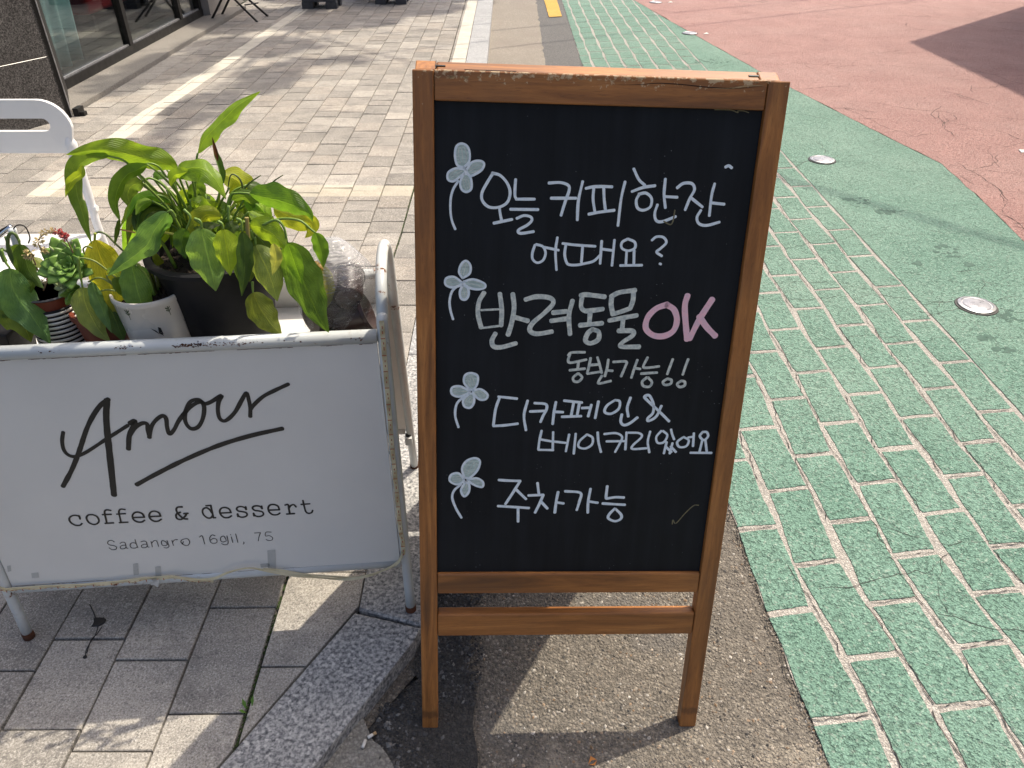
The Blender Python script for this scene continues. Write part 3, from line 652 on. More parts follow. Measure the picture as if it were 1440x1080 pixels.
def tree(base, blobs, lab, nleaf=3200):
    t = empty('tree', (*base, KZ), lab, 'tree'); bv = Vector((*base, KZ)); b = MB()
    top = Vector((0, 0, 3.0)); b.tube([(0, 0, 0), (.03, -.02, 1.2), (.02, -.1, 2.2), (0, -.3, 3.0)], .1, 10, rs=[.13, .10, .085, .06])
    for (c, r) in blobs:
        e = Vector(c)-bv; b.tube(catmull([(0, -.2, 2.3), tuple(Vector((0, -.2, 2.3)).lerp(e, .5)+Vector((0, 0, .2))), tuple(e)], 5), .02, 6, rs=[.03-.025*i/10 for i in range(11)])
    b.build('trunk', M['trunk'], t, smooth=True)
    b = MB(); tot = sum(r[0]*r[1]*r[2] for _, r in blobs)
    for (c, r) in blobs:
        nn = int(nleaf*r[0]*r[1]*r[2]/tot); e = Vector(c)-bv
        for i in range(nn):
            while True:
                q = Vector([random.uniform(-1, 1) for _ in range(3)])
                if q.length < 1: break
            p = e+Vector((q.x*r[0], q.y*r[1], q.z*r[2])); a = Vector([random.gauss(0, 1) for _ in range(3)]).normalized()*.10; cc = Vector([random.gauss(0, 1) for _ in range(3)]).normalized()*.06
            b.add([p-a, p+cc, p+a, p-cc], [(0, 1, 2, 3)])
    tag(b.build('crown', M['tree_leaf'], t), kind='stuff')
def over(x, y, z):
    z = z*2.1; return (x+.455*z, y+.418*z, z)
blobs = [(over(-2.15, 4.5, 3.4), (.16, .35, .16)), (over(-2.1, 5.3, 3.6), (.2, .5, .2)), (over(-1.85, 6.2, 3.8), (.26, .5, .2)), (over(-1.5, 6.75, 3.8), (.45, .16, .15)), (over(-2.3, 7.3, 4.2), (.6, .45, .3)),
         (over(-2.75, 6.5, 4.2), (.35, .5, .25)), (over(-2.0, 8.6, 4.6), (.9, .5, .45)), (over(-1.2, 9.3, 4.6), (.7, .5, .4)), (over(-2.75, 8.6, 4.4), (.5, .7, .4)), (over(-1.6, 10.2, 4.4), (1.4, .7, .5)), (over(-2.95, 5.9, 4.4), (.2, .35, .2)), (over(-2.6, 7.4, 4.0), (.35, .35, .2))]
tree((-.9, 11.4), blobs, 'street tree beyond the planters whose crown shades the far pavement', 9000)
# ================================================================ chalkboard stand
def vm(e1, e2, n, o): 
    m = Matrix.Identity(4)
    for i, a in enumerate((e1, e2, n)):
        for r in range(3): m[r][i] = a[r]
    for r in range(3): m[r][3] = o[r]
    return m
e1 = Vector((19.1, .68, -.77)).normalized(); e2 = Vector((.069, .658, 2.711)); e2 = (e2-e1*e2.dot(e1)).normalized(); en = e1.cross(e2).normalized()
BR = Vector((.387, .913, .0005)); FM = vm(e1, e2, en, BR)
def uvw(mat, px, py, wz=0.):
    o = mat.translation; n = mat.col[2].to_3d(); d = ray(px, py); p = O + d*((o+n*wz-O).dot(n)/d.dot(n)); q = p-o
    return q.dot(mat.col[0].to_3d()), q.dot(mat.col[1].to_3d())
stand = empty('chalkboard_stand', label='brown wooden A-frame chalkboard stand with handwritten Korean lines', cat='chalkboard', mat=FM)
def bar(name, x0, x1, y0, y1, z0, z1, m, parent, bv=.0022, mat=None):
    b = MB(); b.box((x0, y0, z0), (x1, y1, z1)); o = b.build(name, m, parent); bevel(o, bv, 2)
    if mat is not None: o.matrix_local = mat
    return o
TH_ = .027
bar('post', -.5660, -.5345, -.001, 1.2508, -TH_, 0, M['wood_v'], stand); bar('post', -.0340, -.0005, 0, 1.2508, -TH_, 0, M['wood_v'], stand)
bar('top_rail', -.5338, -.0347, 1.2085, 1.2515, -TH_+.001, -.0012, M['wood_h'], stand)
bar('middle_rail', -.5338, -.0347, .3330, .3770, -TH_+.001, -.0015, M['wood_h'], stand, .003)
bar('lower_rail', -.5338, -.0347, .2350, .2855, -TH_+.001, -.0015, M['wood_h'], stand, .003)
bar('board', -.5344, -.0342, .3765, 1.2090, -.014, -.009, M['board'], stand, .0005)
# rear leaf of the stand, hinged behind the top
T = BR + e2*1.2515 + en*(-.0285); foot = Vector((T.x-.004, 1.605, .026 if False else .002)); r2 = (T-foot); Lr = r2.length; r2 = (r2-e1*r2.dot(e1)).normalized(); rn = e1.cross(r2).normalized()
RM = FM.inverted() @ vm(e1, r2, rn, T)                 # local: origin at the top, y up
for nm, a in (('rear_post', (-.5635, -.532, -Lr+.0, 0)), ('rear_post', (-.0370, -.0055, -Lr, 0))): bar(nm, *a, -.026, 0, M['wood_v'], stand, .002, RM)
for nm, y0, y1 in (('rear_rail', -.043, -.0005), ('rear_rail', -.92, -.876), ('rear_rail', -1.02, -.97)): bar(nm, -.5315, -.0375, y0, y1, -.025, -.001, M['wood_h'], stand, .002, RM)
bar('rear_board', -.5318, -.0372, -.8758, -.0432, -.016, -.010, M['board'], stand, .0005, RM)
# worn joints and hinge on the top edge
for x0 in (-.540, -.052): bar('tenon_slot', x0, x0+.016, 1.2, 1.2522 if False else .0005, -.0001, .0001, M['ink'], stand, .0001, RM) if False else None
bar('hinge', -.490, -.412, 1.2490, 1.2532, -.0300, -.0262, M['dark_frame'], stand, .0005)
bar('joint_gap', -.5340, -.5185, -.0012, .0010, -.0125, -.0095, M['ink'], stand, .0001, RM)
bar('joint_gap', -.0530, -.0375, -.0012, .0010, -.0135, -.0095, M['ink'], stand, .0001, RM)
bar('joint_gap', -.5335, -.5325, -.0012, .0008, -.026, -.002, M['ink'], stand, .0001, RM)
# splits and chips along the top rail
def splinter(pts, wd, m, name='split'):
    b = MB(); q = [uvw(FM, *p) for p in pts]; P = catmull([Vector((x, y, .0)) for x, y in q], 5); N = len(P)
    for i in range(N-1):
        a, c = P[i], P[i+1]; w0 = wd*math.sin(math.pi*(i+.2)/(N)); w1 = wd*math.sin(math.pi*(i+1.2)/(N+.4))
        b.add([(a.x, a.y-w0, -.0009), (c.x, c.y-w1, -.0009), (c.x, c.y+w1, -.0009), (a.x, a.y+w0, -.0009)], [(0, 1, 2, 3)])
    return b.build(name, m, stand)
M['split'] = simple('split_dark', (.03, .012, .006), .9); M['rawwood'] = simple('raw_wood', (.42, .27, .13), .8, var=.3, nsc=120)
splinter([(862, 119), (900, 119), (925, 117), (960, 119), (1000, 123), (1040, 124), (1073, 121)], .0007, M['split'])
splinter([(1002, 124.5), (1030, 124), (1050, 121), (1074, 120)], .0012, M['rawwood'], 'chip'); splinter([(1092, 117), (1096, 121), (1094, 126)], .003, M['rawwood'], 'chip')
for i in range(46):
    x = random.choice([random.uniform(608, 660), random.uniform(760, 850), random.uniform(610, 905), random.uniform(1060, 1100)]); yv = 104.5+(x-578)*.0165
    wd = random.uniform(2, 9); splinter([(x, yv+random.uniform(1, 3)), (x+wd*.5, yv+random.uniform(2, 5)), (x+wd, yv+random.uniform(1, 3))], random.uniform(.0006, .0019), M['rawwood'], 'chip')

# ---------------------------------------------------------------- writing: strokes traced with a paint marker
def ribbon(b, pts2, wd, z, taper=0.):
    """pts2: list of 2-D points in the plane; rounded ends"""
    P = [Vector((x, y)) for x, y in pts2]; L = []; Rr = []; N = len(P)
    for i, p in enumerate(P):
        t = (P[min(i+1, N-1)]-P[max(i-1, 0)]); t = t.normalized() if t.length > 1e-9 else Vector((1, 0)); nn = Vector((-t.y, t.x))
        wv = wd*(1+.16*noise.noise((p.x*60, p.y*60, z*1e4)))*(1-taper*(1-i/max(1, N-1)))
        L.append(p+nn*wv/2); Rr.append(p-nn*wv/2)
    t0 = (P[1]-P[0]).normalized(); t1 = (P[-1]-P[-2]).normalized()
    cap0 = [P[0]+ (L[0]-P[0])*math.cos(a) - t0*((L[0]-P[0]).length)*math.sin(a)*.8 for a in [math.pi*k/6 for k in range(1, 6)]]
    cap1 = [P[-1]+ (Rr[-1]-P[-1])*math.cos(a) + t1*((L[-1]-P[-1]).length)*math.sin(a)*.8 for a in [math.pi*k/6 for k in range(1, 6)]]
    vs_ = [(p.x, p.y, z) for p in L]+[(p.x, p.y, z) for p in Rr]; n = len(P)
    b.add(vs_, [(i, n+i, n+i+1, i+1) for i in range(n-1)])
    b.add([(p.x, p.y, z) for p in [L[0]]+cap0+[Rr[0]]], [tuple(range(7))[::-1] if False else tuple(range(7))])
    b.add([(p.x, p.y, z) for p in [Rr[-1]]+cap1+[L[-1]]], [tuple(range(7))])
def parse(s, crop):
    ox, oy, sc = crop; out = []
    for st in s.split(';'):
        v = [float(x) for x in st.replace(',', ' ').split()]
        if len(v) >= 4: out.append([(ox+v[i]/sc, oy+v[i+1]/sc) for i in range(0, len(v), 2)])
    return out
zc = [0]
def write(name, items, m, wpx, mat, wz, parent, smooth=True, dz=1.6e-5):
    b = MB()
    for it_ in items:
        s, crop = it_[:2]
        for st in parse(s, crop):
            q = [uvw(mat, x, y, wz) for x, y in st]; wd = (it_[2] if len(it_) > 2 else wpx)*depth(mat @ Vector((*q[0], wz)))/FPX
            P = [(p.x, p.y) for p in catmull([Vector((*a, 0)) for a in q], 7)] if len(q) > 2 and smooth else [tuple(Vector(q[0]).lerp(Vector(q[-1]), k/6)) for k in range(7)] if len(q) == 2 else q
            zc[0] += 1; ribbon(b, P, wd, wz+.0002+(zc[0] % 40)*dz)
    return b.build(name, m, parent)
T1, T2, T3, T4, T5, T6 = (610, 180, 4.5), (840, 180, 4.5), (610, 360, 4.5), (830, 390, 4.154), (610, 510, 4.32), (830, 660, 8.471)
BZ = -.009
line1 = [("370 285 420 300 465 350 483 410 465 470 415 500 350 500 308 460 305 410 335 350 375 285;415 500 420 540 428 580;380 602 495 578;518 325 514 380 514 430 524 450;520 450 638 450;485 514 660 516;525 572 570 554 612 562 620 585 590 615 540 642 535 660 560 666 632 655;728 348 800 345 850 362 856 395 832 465 805 553;742 444 900 444;942 338 915 460 908 582;962 382 1010 372 1070 370 1128 372;1012 380 1008 450 1018 525;1075 375 1078 450 1086 520;980 545 1050 532 1142 520", T1),
         ("175 340 150 450 130 618;230 258 262 325 300 362;218 402 290 376 365 365;262 418 308 412 342 445 335 498 290 520 254 505 246 458 264 420;430 322 422 420 430 505;430 434 505 438;380 485 363 540 372 584 410 592 495 560;505 378 545 350 598 352 614 390 585 445 555 518;590 440 665 500;742 352 722 430 708 555;725 474 802 482;655 520 630 565 642 604 690 616 772 595;810 247 830 239 850 252", T2)]
line2 = [("640 740 624 790 626 830 655 852 692 835 707 790 690 750 648 736;690 752 790 773;782 692 770 780 776 898;815 730 900 740 1022 748;835 740 828 800 840 850 860 865 905 866 950 858 1010 842 1052 805;942 745 934 848;1062 715 1052 858", T1),
         ("108 708 92 870;25 765 100 775;190 702 155 724 155 760 195 776 236 760 236 722 195 702;185 778 180 865;232 775 230 865;145 870 282 868;345 710 375 688 418 692 436 725 400 762 375 785 408 810;394 858 402 862", T2)]
line3b = [("930 250 960 244 1020 250 1082 258;938 258 932 320 955 346 1000 345 1070 335;990 350 984 428;925 438 1065 425;1005 464 1043 480 1040 528 992 552 960 535 974 490 1003 464;318 232 286 290 280 370 300 452;418 238 430 340 426 440;500 240 508 330 492 425 470 498;390 490 368 535 380 572 430 576 520 552;580 275 650 257 735 265 755 300 700 360 625 425 608 470 650 492 748 478;755 358 840 350;742 410 845 396;878 282 855 380 862 495;515 388 595 410", T3),
          ("125 115 122 160 132 215;122 112 170 88 262 75;252 78 250 130 234 180;128 215 180 200 235 180;110 252 190 236 272 222;192 240 185 312;165 312 245 313 246 340 190 378 180 404 285 405", T4)]
line3b.append(("300 342 420 336;298 456 428 440", T3, 3))
okl = [("450 158 385 182 335 235 325 298 368 338 430 342 485 312 506 250 490 190 448 160", T4)]
okk = [("568 105 552 180 565 362;712 128 640 240 580 358;636 228 680 290 730 342", T4)]
line4 = [("850 628 872 610 955 608;862 622 850 660 868 674 965 655;915 672 910 716;860 722 955 712;912 742 882 768 888 792 918 792 938 766 915 742;992 645 982 695 970 742;1035 640 1050 690 1062 738;984 690 1048 684;972 744 1062 730", T3),
         ("105 480 98 530 85 576;94 543 130 546;68 575 50 605 52 620 120 605;135 494 208 492 205 520 180 578;275 482 258 530 240 586;258 530 292 535;335 468 310 520 330 528 402 520;298 562 390 556;330 585 304 608 310 634 345 638 360 612 338 585;482 478 466 520 450 565;450 592 425 610 436 628 468 622 474 600 452 592;572 478 556 520 540 568;530 605 508 622 522 640 550 632 552 610 534 604", T4)]
line5 = [("392 206 505 218;402 206 376 280 362 380;362 384 430 380 510 370;570 230 548 320 560 410;612 245 680 252 684 285 665 320 648 360;585 296 682 292;742 238 730 300 722 372;738 298 785 300;792 230 900 242;850 240 834 322;885 242 870 322;778 328 895 324;900 275 952 272;957 255 938 325;1000 235 980 336", T5),
         ("145 716 98 748 84 785 120 796 165 768 172 725 145 716;235 702 216 760 222 812;184 800 178 842 196 862 230 852 275 818;460 840 400 780 330 715 318 695 345 690 368 738 366 790 336 822 340 838 385 812 415 750", T4)]
line6 = [("655 412 642 470 635 525;725 420 722 530;652 466 720 478;635 528 725 530;728 478 800 486;822 435 802 538;862 430 850 552;930 435 886 475 880 510 920 520 960 496 964 455 932 435;995 422 1000 480 1015 542", T5),
         ("82 915 150 910 186 932 170 975 145 1020;95 958 205 956;212 905 205 1005;222 907 285 910 300 932 250 980 248 1002 328 998;350 900 336 960 345 1022;415 897 386 932 394 966 430 962 450 922 425 897;472 888 478 915 490 946;446 962 430 1028;440 988 474 1020;480 968 464 1028;470 988 500 1020;540 935 508 962 520 990 560 986 575 952 545 932;572 935 605 930;605 910 600 986;655 904 640 928 664 950 688 928 680 904 655 903;655 948 638 1018;672 948 680 1015;585 1024 708 1025", T4)]
line7 = [("395 712 460 716 525 718;525 718 480 790 435 858;495 765 560 828;390 870 578 882;512 882 512 965;630 730 638 795;575 806 665 802;665 803 640 860 615 910;650 842 690 885;755 785 744 840 735 910;747 848 788 854;798 780 890 790 885 840 868 895;952 765 938 840 935 910;942 842 995 850", T5),
         ("202 198 188 330 205 345;200 345 300 330 400 334;148 404 270 412 412 420;292 465 228 530 215 580 290 615 360 590 368 540 300 468", T6)]
for nm, it, m, wd in (('lettering', line1, 'ch_blue', 4.1), ('lettering', line2, 'ch_blue', 3.8), ('lettering', line3b, 'ch_grey', 6.8), ('lettering', okl, 'ch_pink', 8.6), ('lettering', okk, 'ch_pink', 8.6),
                      ('lettering', line4, 'ch_grey', 3.8), ('lettering', line5, 'ch_blue', 4.0), ('lettering', line6, 'ch_blue', 3.5), ('lettering', line7, 'ch_blue', 4.0)):
    write(nm, it, M[m], wd, FM, BZ, stand)
write('chalk_smear', [("490 520 478 588 460 610 420 590", T2)], M['ch_gold'], 2.0, FM, BZ, stand)
write('chalk_smear', [("1290 425 1230 430 1130 520 1020 640 985 600 975 650", T6)], M['ch_gold'], 1.5, FM, BZ, stand)
def flower(pet, stem, crop, shift=0):
    petals = parse(pet, crop)
    bo = MB(); bf = MB(); bs = MB()
    for st in petals:
        q = [Vector((*uvw(FM, x, y, BZ), 0)) for x, y in st]; q = q+[q[0]]; P = catmull(q, 6); c = sum((p for p in P), Vector())/len(P); wd = 3.4*depth(FM @ c)/FPX
        zc[0] += 1; z = BZ+.0003+(zc[0] % 30)*1.6e-5
        bf.add([(p.x, p.y, z) for p in P[:-1]]+[(c.x, c.y, z)], [(i, (i+1) % (len(P)-1), len(P)-1) for i in range(len(P)-1)])
        ribbon(bo, [(p.x, p.y) for p in P], wd, z+.0006)
        # scribbled fill strokes
        ax = max(q, key=lambda p: (p-c).length)-c
        for k in range(3):
            o_ = Vector((-ax.y, ax.x, 0)).normalized()*(k-1)*ax.length*.22
            pp = catmull([c-ax*.62+o_, c+o_*1.5, c+ax*.62+o_], 5); ribbon(bs, [(p.x, p.y) for p in pp], wd*.34, z+.00035+k*1e-5)
    for st in parse(stem, crop):
        q = [uvw(FM, x, y, BZ) for x, y in st]; ribbon(bo, [(p.x, p.y) for p in catmull([Vector((*a, 0)) for a in q], 7)], wd*1.05, BZ+.0002)
    bf.build('flower_fill', M['ch_green'], stand); bs.build('flower_scribble', M['ch_grey'], stand); bo.build('flower_outline', M['ch_blue'], stand)
flower("190 250 150 235 135 180 142 120 172 98 208 112 226 150 224 210;205 268 240 218 290 207 318 225 305 262 262 292 225 302;200 262 140 255 92 282 90 325 125 336 165 308 195 282;190 290 168 340 175 385 205 404 236 385 238 335 222 296", "155 335 122 390 107 450 106 530 116 590 136 640", T1)
flower("182 140 160 100 175 50 205 30 232 60 226 110;180 168 130 132 80 140 74 178 112 197 160 188;190 160 250 147 318 172 322 200 270 210 205 192;182 185 165 228 174 268 203 273 221 240 212 192", "148 190 115 225 100 285 106 345 122 400", T3)
flower("215 158 184 120 190 76 225 62 265 78 264 128 238 162;220 172 160 142 112 150 110 188 150 205 200 190;215 188 180 222 185 262 220 272 244 240 240 190;238 168 285 160 326 192 316 220 280 222 245 192", "182 206 140 250 130 320 150 392", T5)
flower("185 695 172 640 200 595 250 578 280 598 266 650 218 698;182 705 150 670 106 680 98 716 138 738 178 722;192 722 166 772 184 810 212 785 215 740;205 710 260 700 298 722 296 752 262 748 225 728", "165 740 125 775 112 820 135 885 168 942", T5)
# grime line inside the frame
write('worn_edge', [("1110 925 1200 926 1260 932 1305 950 1306 935 1350 935 1395 950", (820, 0, 6.0))], M['ch_gold'], 1.4, FM, BZ, stand)

# ================================================================ steel sign stand of the cafe
su = Vector((.9966, .0823, 0)).normalized(); sn = Vector((-su.y, su.x, 0)); sup = (sn*.0812+Vector((0, 0, .9967))).normalized()
SR = Vector((-.225, 1.16, KZ)); SM = vm(su, sup, su.cross(sup).normalized(), SR)
sign = empty('cafe_sign_stand', label='pale grey steel sign stand with black cafe lettering and plant pots on its shelf', cat='sign', mat=vm(su, sn, Vector((0, 0, 1)), SR))
SI = sign.matrix_world.inverted(); FL = SI @ SM        # front-face frame in the sign's own space
def fl(u, v, w_=0.): return FL @ Vector((u, v, w_))
def front_part(b, name, m, **k): o = b.build(name, m, sign, **k); o.matrix_local = FL; return o
W0 = -.8390
def arch(u):
    f0 = fl(u, .004); f1 = fl(u, .70); pts = [f0, fl(u, .35), f1, Vector((u, .078, .725)), Vector((u, .100, .762)), Vector((u, .150, .788)), Vector((u, .210, .795)), Vector((u, .270, .782)), Vector((u, .315, .745)), Vector((u, .340, .684)), Vector((u, .410, .38)), Vector((u, .500, .004))]
    b = MB(); b.tube(catmull(pts, 5), .0108, 14); return b.build('side_frame', M['white_steel'], sign, smooth=True)
for u in (0, W0): arch(u)
for (u, t) in ((0, 0), (W0, 0), (0, .500), (W0, .500)):
    b = MB(); b.lathe([(.0118, -.003), (.0125, .004), (.0118, .016)], (u, t, .001), 14); b.build('rusty_foot', M['rust'], sign, smooth=True)
def ftube(p, q, r, name): b = MB(); b.tube([p, q], r, 16); return b.build(name, M['white_steel'], sign, smooth=True)
ftube(fl(W0+.012, .700), fl(-.012, .7005), .0128, 'front_rail'); ftube(fl(W0+.012, .1440), fl(-.012, .146), .0095, 'bottom_rail')
ftube(Vector((W0+.012, .340, .684)), Vector((-.012, .340, .684)), .011, 'rear_rail'); ftube(Vector((W0+.012, .456, .165)), Vector((-.012, .456, .165)), .009, 'rear_bottom_rail')
b = MB(); b.box((W0+.013, .1535, -.006), (-.0125, .6875, .003)); o = front_part(b, 'sign_panel', M['panel']); bevel(o, .0008, 1)
b = MB(); b.box((-.0118, .16, -.011), (-.006, .70, -.002)); front_part(b, 'panel_edge', M['white_steel'])
# rear panel and shelf
b = MB(); vs_ = [(W0+.009, .452, .175), (-.009, .452, .175), (-.009, .340, .672), (W0+.009, .340, .672)]
b.add(vs_+[(x, y+.004, z) for x, y, z in vs_], [(3, 2, 1, 0), (4, 5, 6, 7), (0, 1, 5, 4), (2, 3, 7, 6), (1, 2, 6, 5), (3, 0, 4, 7)]); b.build('rear_panel', M['panel'], sign)
SZ = .675-KZ
b = MB(); b.box((W0+.013, .050, SZ-.006), (-.013, .352, SZ)); o = b.build('shelf', M['panel'], sign)
b = MB(); b.box((-.014, .440, .128), (.004, .500, .150)); o = b.build('bracket', M['white_steel'], sign)
for t in (.455, .480):
    b = MB(); b.lathe([(.008, 0), (.008, .002)], (-.005, t, .1505), 14); b.build('bracket_hole', M['ink'], sign)
# rust line under the front rail and dirt along the lower one
def wpix(pts, wz=.0032): return [uvw(SM, x, y, wz) for x, y in pts]
b = MB()
for (y0, x0, x1, amp) in ((.6868, W0+.02, -.02, .0009), (.1545, W0+.02, -.02, .0009)):
    n = 160
    for i in range(n):
        if noise.noise((i*.13, y0*9, 0)) < -.18: continue
        xa = x0+(x1-x0)*i/n; xb = xa+(x1-x0)/n; hh = amp*(.5+abs(noise.noise((i*.5, y0, 2)))*2)
        b.add([(xa, y0-hh, .0034), (xb, y0-hh, .0034), (xb, y0, .0034), (xa, y0, .0034)], [(0, 1, 2, 3)])
front_part(b, 'rust_line', M['rust'])
# rust spots on the front rail
b = MB()
for (cx, n) in ((8, 3), (65, 8), (175, 26), (262, 60), (275, 50), (300, 26), (330, 22), (345, 14), (420, 6), (505, 8)):
    for i in range(n):
        px = cx+random.gauss(0, 9); py = 494-px*.039+random.gauss(0, 1.3)+2; u, v = uvw(SM, px, py, .0128); a = (v-.7003)/.0128
        if abs(a) > .85: continue
        r = random.uniform(.0003, .0016); z = math.sqrt(1-a*a)*.0128+.0002; ring = [(u+math.cos(t)*r*1.4, v+math.sin(t)*r*.8, z+.0003) for t in [k*1.05+random.uniform(-.2, .2) for k in range(6)]]; b.add(ring, [tuple(range(6))])
tag(front_part(b, 'rust_spots', M['rust']), kind='stuff')
# logo
LG = (70, 520, 4.0)
logo = [("75 350 68 400 78 450 105 480 145 490 200 465 300 400 330 380 430 312 470 296", 4.6 if False else 5.6), ]
def sw(name, s, crop, wpx, m=M['ink'], smooth=True): 
    b = MB()
    for st in parse(s, crop):
        q = [uvw(SM, x, y, .003) for x, y in st]; wd = wpx*depth(SM @ Vector((*q[0], 0)))/FPX
        P = [(p.x, p.y) for p in catmull([Vector((*a, 0)) for a in q], 8)] if len(q) > 2 else [tuple(Vector(q[0]).lerp(Vector(q[-1]), k/6)) for k in range(7)]
        zc[0] += 1; ribbon(b, P, wd, .0034+(zc[0] % 40)*1.2e-5)
    return front_part(b, name, m)
sw('logo_lettering', "76 350 70 400 80 450 108 480 150 486 210 460 325 385 440 312", LG, 5.6)
sw('logo_lettering', "330 165 285 200 240 265 205 340 165 460 125 560 75 655", LG, 7.0)
sw('logo_lettering', "322 170 318 260 325 360 342 520 362 704", LG, 9.2)
sw('logo_lettering', "452 300 478 288 470 320 448 370 443 445", LG, 7.6)
sw('logo_lettering', "450 372 480 325 520 300 548 305 552 340 562 380;560 380 572 320 600 280 635 258 655 275 660 320 674 360 700 335 730 280 790 210 845 180 868 205 862 270 835 320 795 330 765 295 762 240 790 180 835 168 872 190 910 178 965 145 950 180 946 230 958 275 990 285 1040 240 1080 170 1106 130 1120 170 1128 215 1128 262", LG, 6.0)
sw('logo_lettering', "1128 225 1150 195 1200 150 1260 118 1342 80", LG, 6.0); sw('logo_underline', "490 645 600 585 760 505 950 425 1130 370 1308 330", LG, 6.8)
# "coffee & dessert" in typewriter letters
CA, CB = (80, 690, 8.0), (260, 690, 7.579)
sw('lettering', "262 316 250 288 215 276 175 280 145 302 142 332 168 365 215 388 262 386 284 366;248 278 260 300 262 318;405 268 355 272 334 305 360 355 412 378 455 368 474 335 452 290 405 268", CA, 2.7)
sw('lettering', "608 220 565 214 540 226 540 262 552 310 562 362;514 268 612 264;545 366 638 360;768 210 725 205 702 220 700 255 712 305 722 356;675 262 772 256;705 358 800 352", CA, 2.6)
sw('lettering', "856 300 985 296;985 296 965 260 920 240 875 246 852 278 862 320 905 348 955 350 988 330;1042 290 1168 284;1168 284 1150 248 1105 228 1062 236 1040 268 1050 310 1092 340 1140 340 1176 318", CA, 2.7)
AM = (70, 520, 4.0)
sw('lettering', "745 770 720 772 712 785 722 808 752 835 775 838;735 800 712 812 716 835 740 840 762 822 770 808;755 808 778 806", AM, 2.8)
sw('lettering', "225 158 276 155;276 155 285 200 304 285;304 288 328 286;288 235 268 205 235 182 200 190 188 222 205 262 245 290 280 286 298 262", CB, 2.8)
sw('lettering', "374 238 492 232;492 232 472 195 430 178 390 186 372 215 384 255 420 284 465 285 498 266;652 200 640 180 600 168 565 174 552 195 570 215 610 222 650 232 664 255 645 275 605 282 575 270 562 245;648 170 654 200;560 248 566 276;822 190 805 168 765 160 730 168 722 188 745 208 785 214 825 225 838 248 818 268 778 274 745 262 732 238;818 162 824 192;732 240 738 268", CB, 2.8)
sw('lettering', "890 206 1008 202;1008 202 990 162 945 146 905 154 888 185 900 226 938 254 985 254 1014 236;1068 152 1100 148 1110 200 1120 244;1085 248 1168 242;1106 190 1128 158 1160 148 1186 172;1258 102 1272 165 1290 222 1320 240 1352 230 1362 208;1240 145 1332 138", CB, 2.7)
# "Sadangro 16gil, 75": thin sans letters
SC1, SC2 = (80, 690, 8.0), (260, 690, 7.579)
sw('lettering', "648 575 615 558 580 566 572 592 600 610 645 618 672 634 662 658 620 662 588 640;710 592 735 578 765 582 775 610 782 640 800 648;776 610 735 615 714 632 725 652 760 650 780 632;880 548 895 600 912 640;898 600 870 585 835 590 825 615 840 640 880 645 905 630;945 575 975 565 1005 572 1015 600 1022 628 1038 634;1016 600 975 602 952 618 962 638 1000 638 1018 620;1060 568 1075 630;1065 590 1095 560 1125 568 1145 626;1245 600 1222 572 1190 560 1176 580 1190 612 1225 615 1245 600;1240 558 1255 600 1262 625 1240 642 1205 638;1295 556 1312 616;1300 582 1325 552 1358 548;1425 570 1410 600", SC1, 1.15)
sw('lettering', "-5 512 30 512 52 545 35 578 0 580 -40 550 -35 525 -5 512;155 492 185 482 212 565;322 478 290 470 266 500 275 545 310 562 342 545 335 515 300 508 275 525;440 520 415 482 385 495 382 530 410 545 445 530;448 478 462 545 450 570 420 574 392 562;495 490 512 550;487 465 489 469;542 458 565 548;625 545 632 556 622 568;742 450 806 446;806 446 790 490 782 535;920 440 865 442 860 482 900 478 935 500 925 525 890 530 866 518", SC2, 1.15)
# yellowed strip light fixed along the panel edge, loose along the bottom
def strip(pts, wd, name='strip_light', m='tape', lift=.0135, marks=True, th=.003):
    P = [Vector((*uvw(SM, x, y, lift), lift)) for x, y in pts]; P = catmull(P, 6); b = MB(); N = len(P)
    vs_ = []
    for i, p in enumerate(P):
        t = (P[min(i+1, N-1)]-P[max(i-1, 0)]).normalized(); a = Vector((-t.y, t.x, 0))*wd/2; tw = .002*math.sin(i*.35)
        vs_ += [p+a+Vector((0, 0, tw)), p-a-Vector((0, 0, tw)), p-a-Vector((0, 0, th)), p+a-Vector((0, 0, th))]
    b.add(vs_, [(4*i+k, 4*i+(k+1) % 4, 4*i+4+(k+1) % 4, 4*i+4+k) for i in range(N-1) for k in range(4)]); o = front_part(b, name, M[m])
    if marks:
        b = MB(); acc = 0
        for i in range(N-1):
            acc += (P[i+1]-P[i]).length
            t = (P[i+1]-P[i]).normalized(); a = Vector((-t.y, t.x, 0))*wd*.45
            if acc > .034: acc = 0; s_ = t*.0009; c = P[i]+Vector((0, 0, .0022+.002*abs(math.sin(i*.35)))); b.add([c-a-s_, c+a-s_, c+a+s_, c-a+s_], [(0, 1, 2, 3)])
            elif .010 < acc < .014 or .02 < acc < .024: s_ = t*.0022; c = P[i]+Vector((0, 0, .0021+.002*abs(math.sin(i*.35))))+a*.15; q = a*.2; b.add([c-q-s_, c+q-s_, c+q+s_, c-q+s_], [(0, 1, 2, 3)])
        if b.v: front_part(b, 'strip_marks', M['tape_mark'])
seg = [(536.5, 452), (539, 480), (543, 530), (547.5, 580), (551, 625), (555.5, 670), (559.5, 710), (563, 745), (566.5, 765), (567, 780)]
dense = []
for a, c in zip(seg, seg[1:]): dense += [(a[0]+(c[0]-a[0])*k/4, a[1]+(c[1]-a[1])*k/4) for k in range(4)]
strip(dense+[seg[-1]], .0088)
strip([(567, 775), (562, 788), (548, 799), (525, 808), (500, 813), (470, 812), (430, 809), (395, 803), (370, 801)], .0045, 'loose_cable', 'tape', .015, False)
strip([(566, 778), (560, 791), (545, 801), (520, 809.5), (490, 815), (455, 814), (420, 811), (380, 804), (350, 800), (320, 806), (300, 814), (270, 816), (235, 812)], .0035, 'loose_cable', 'tape', .018, False)
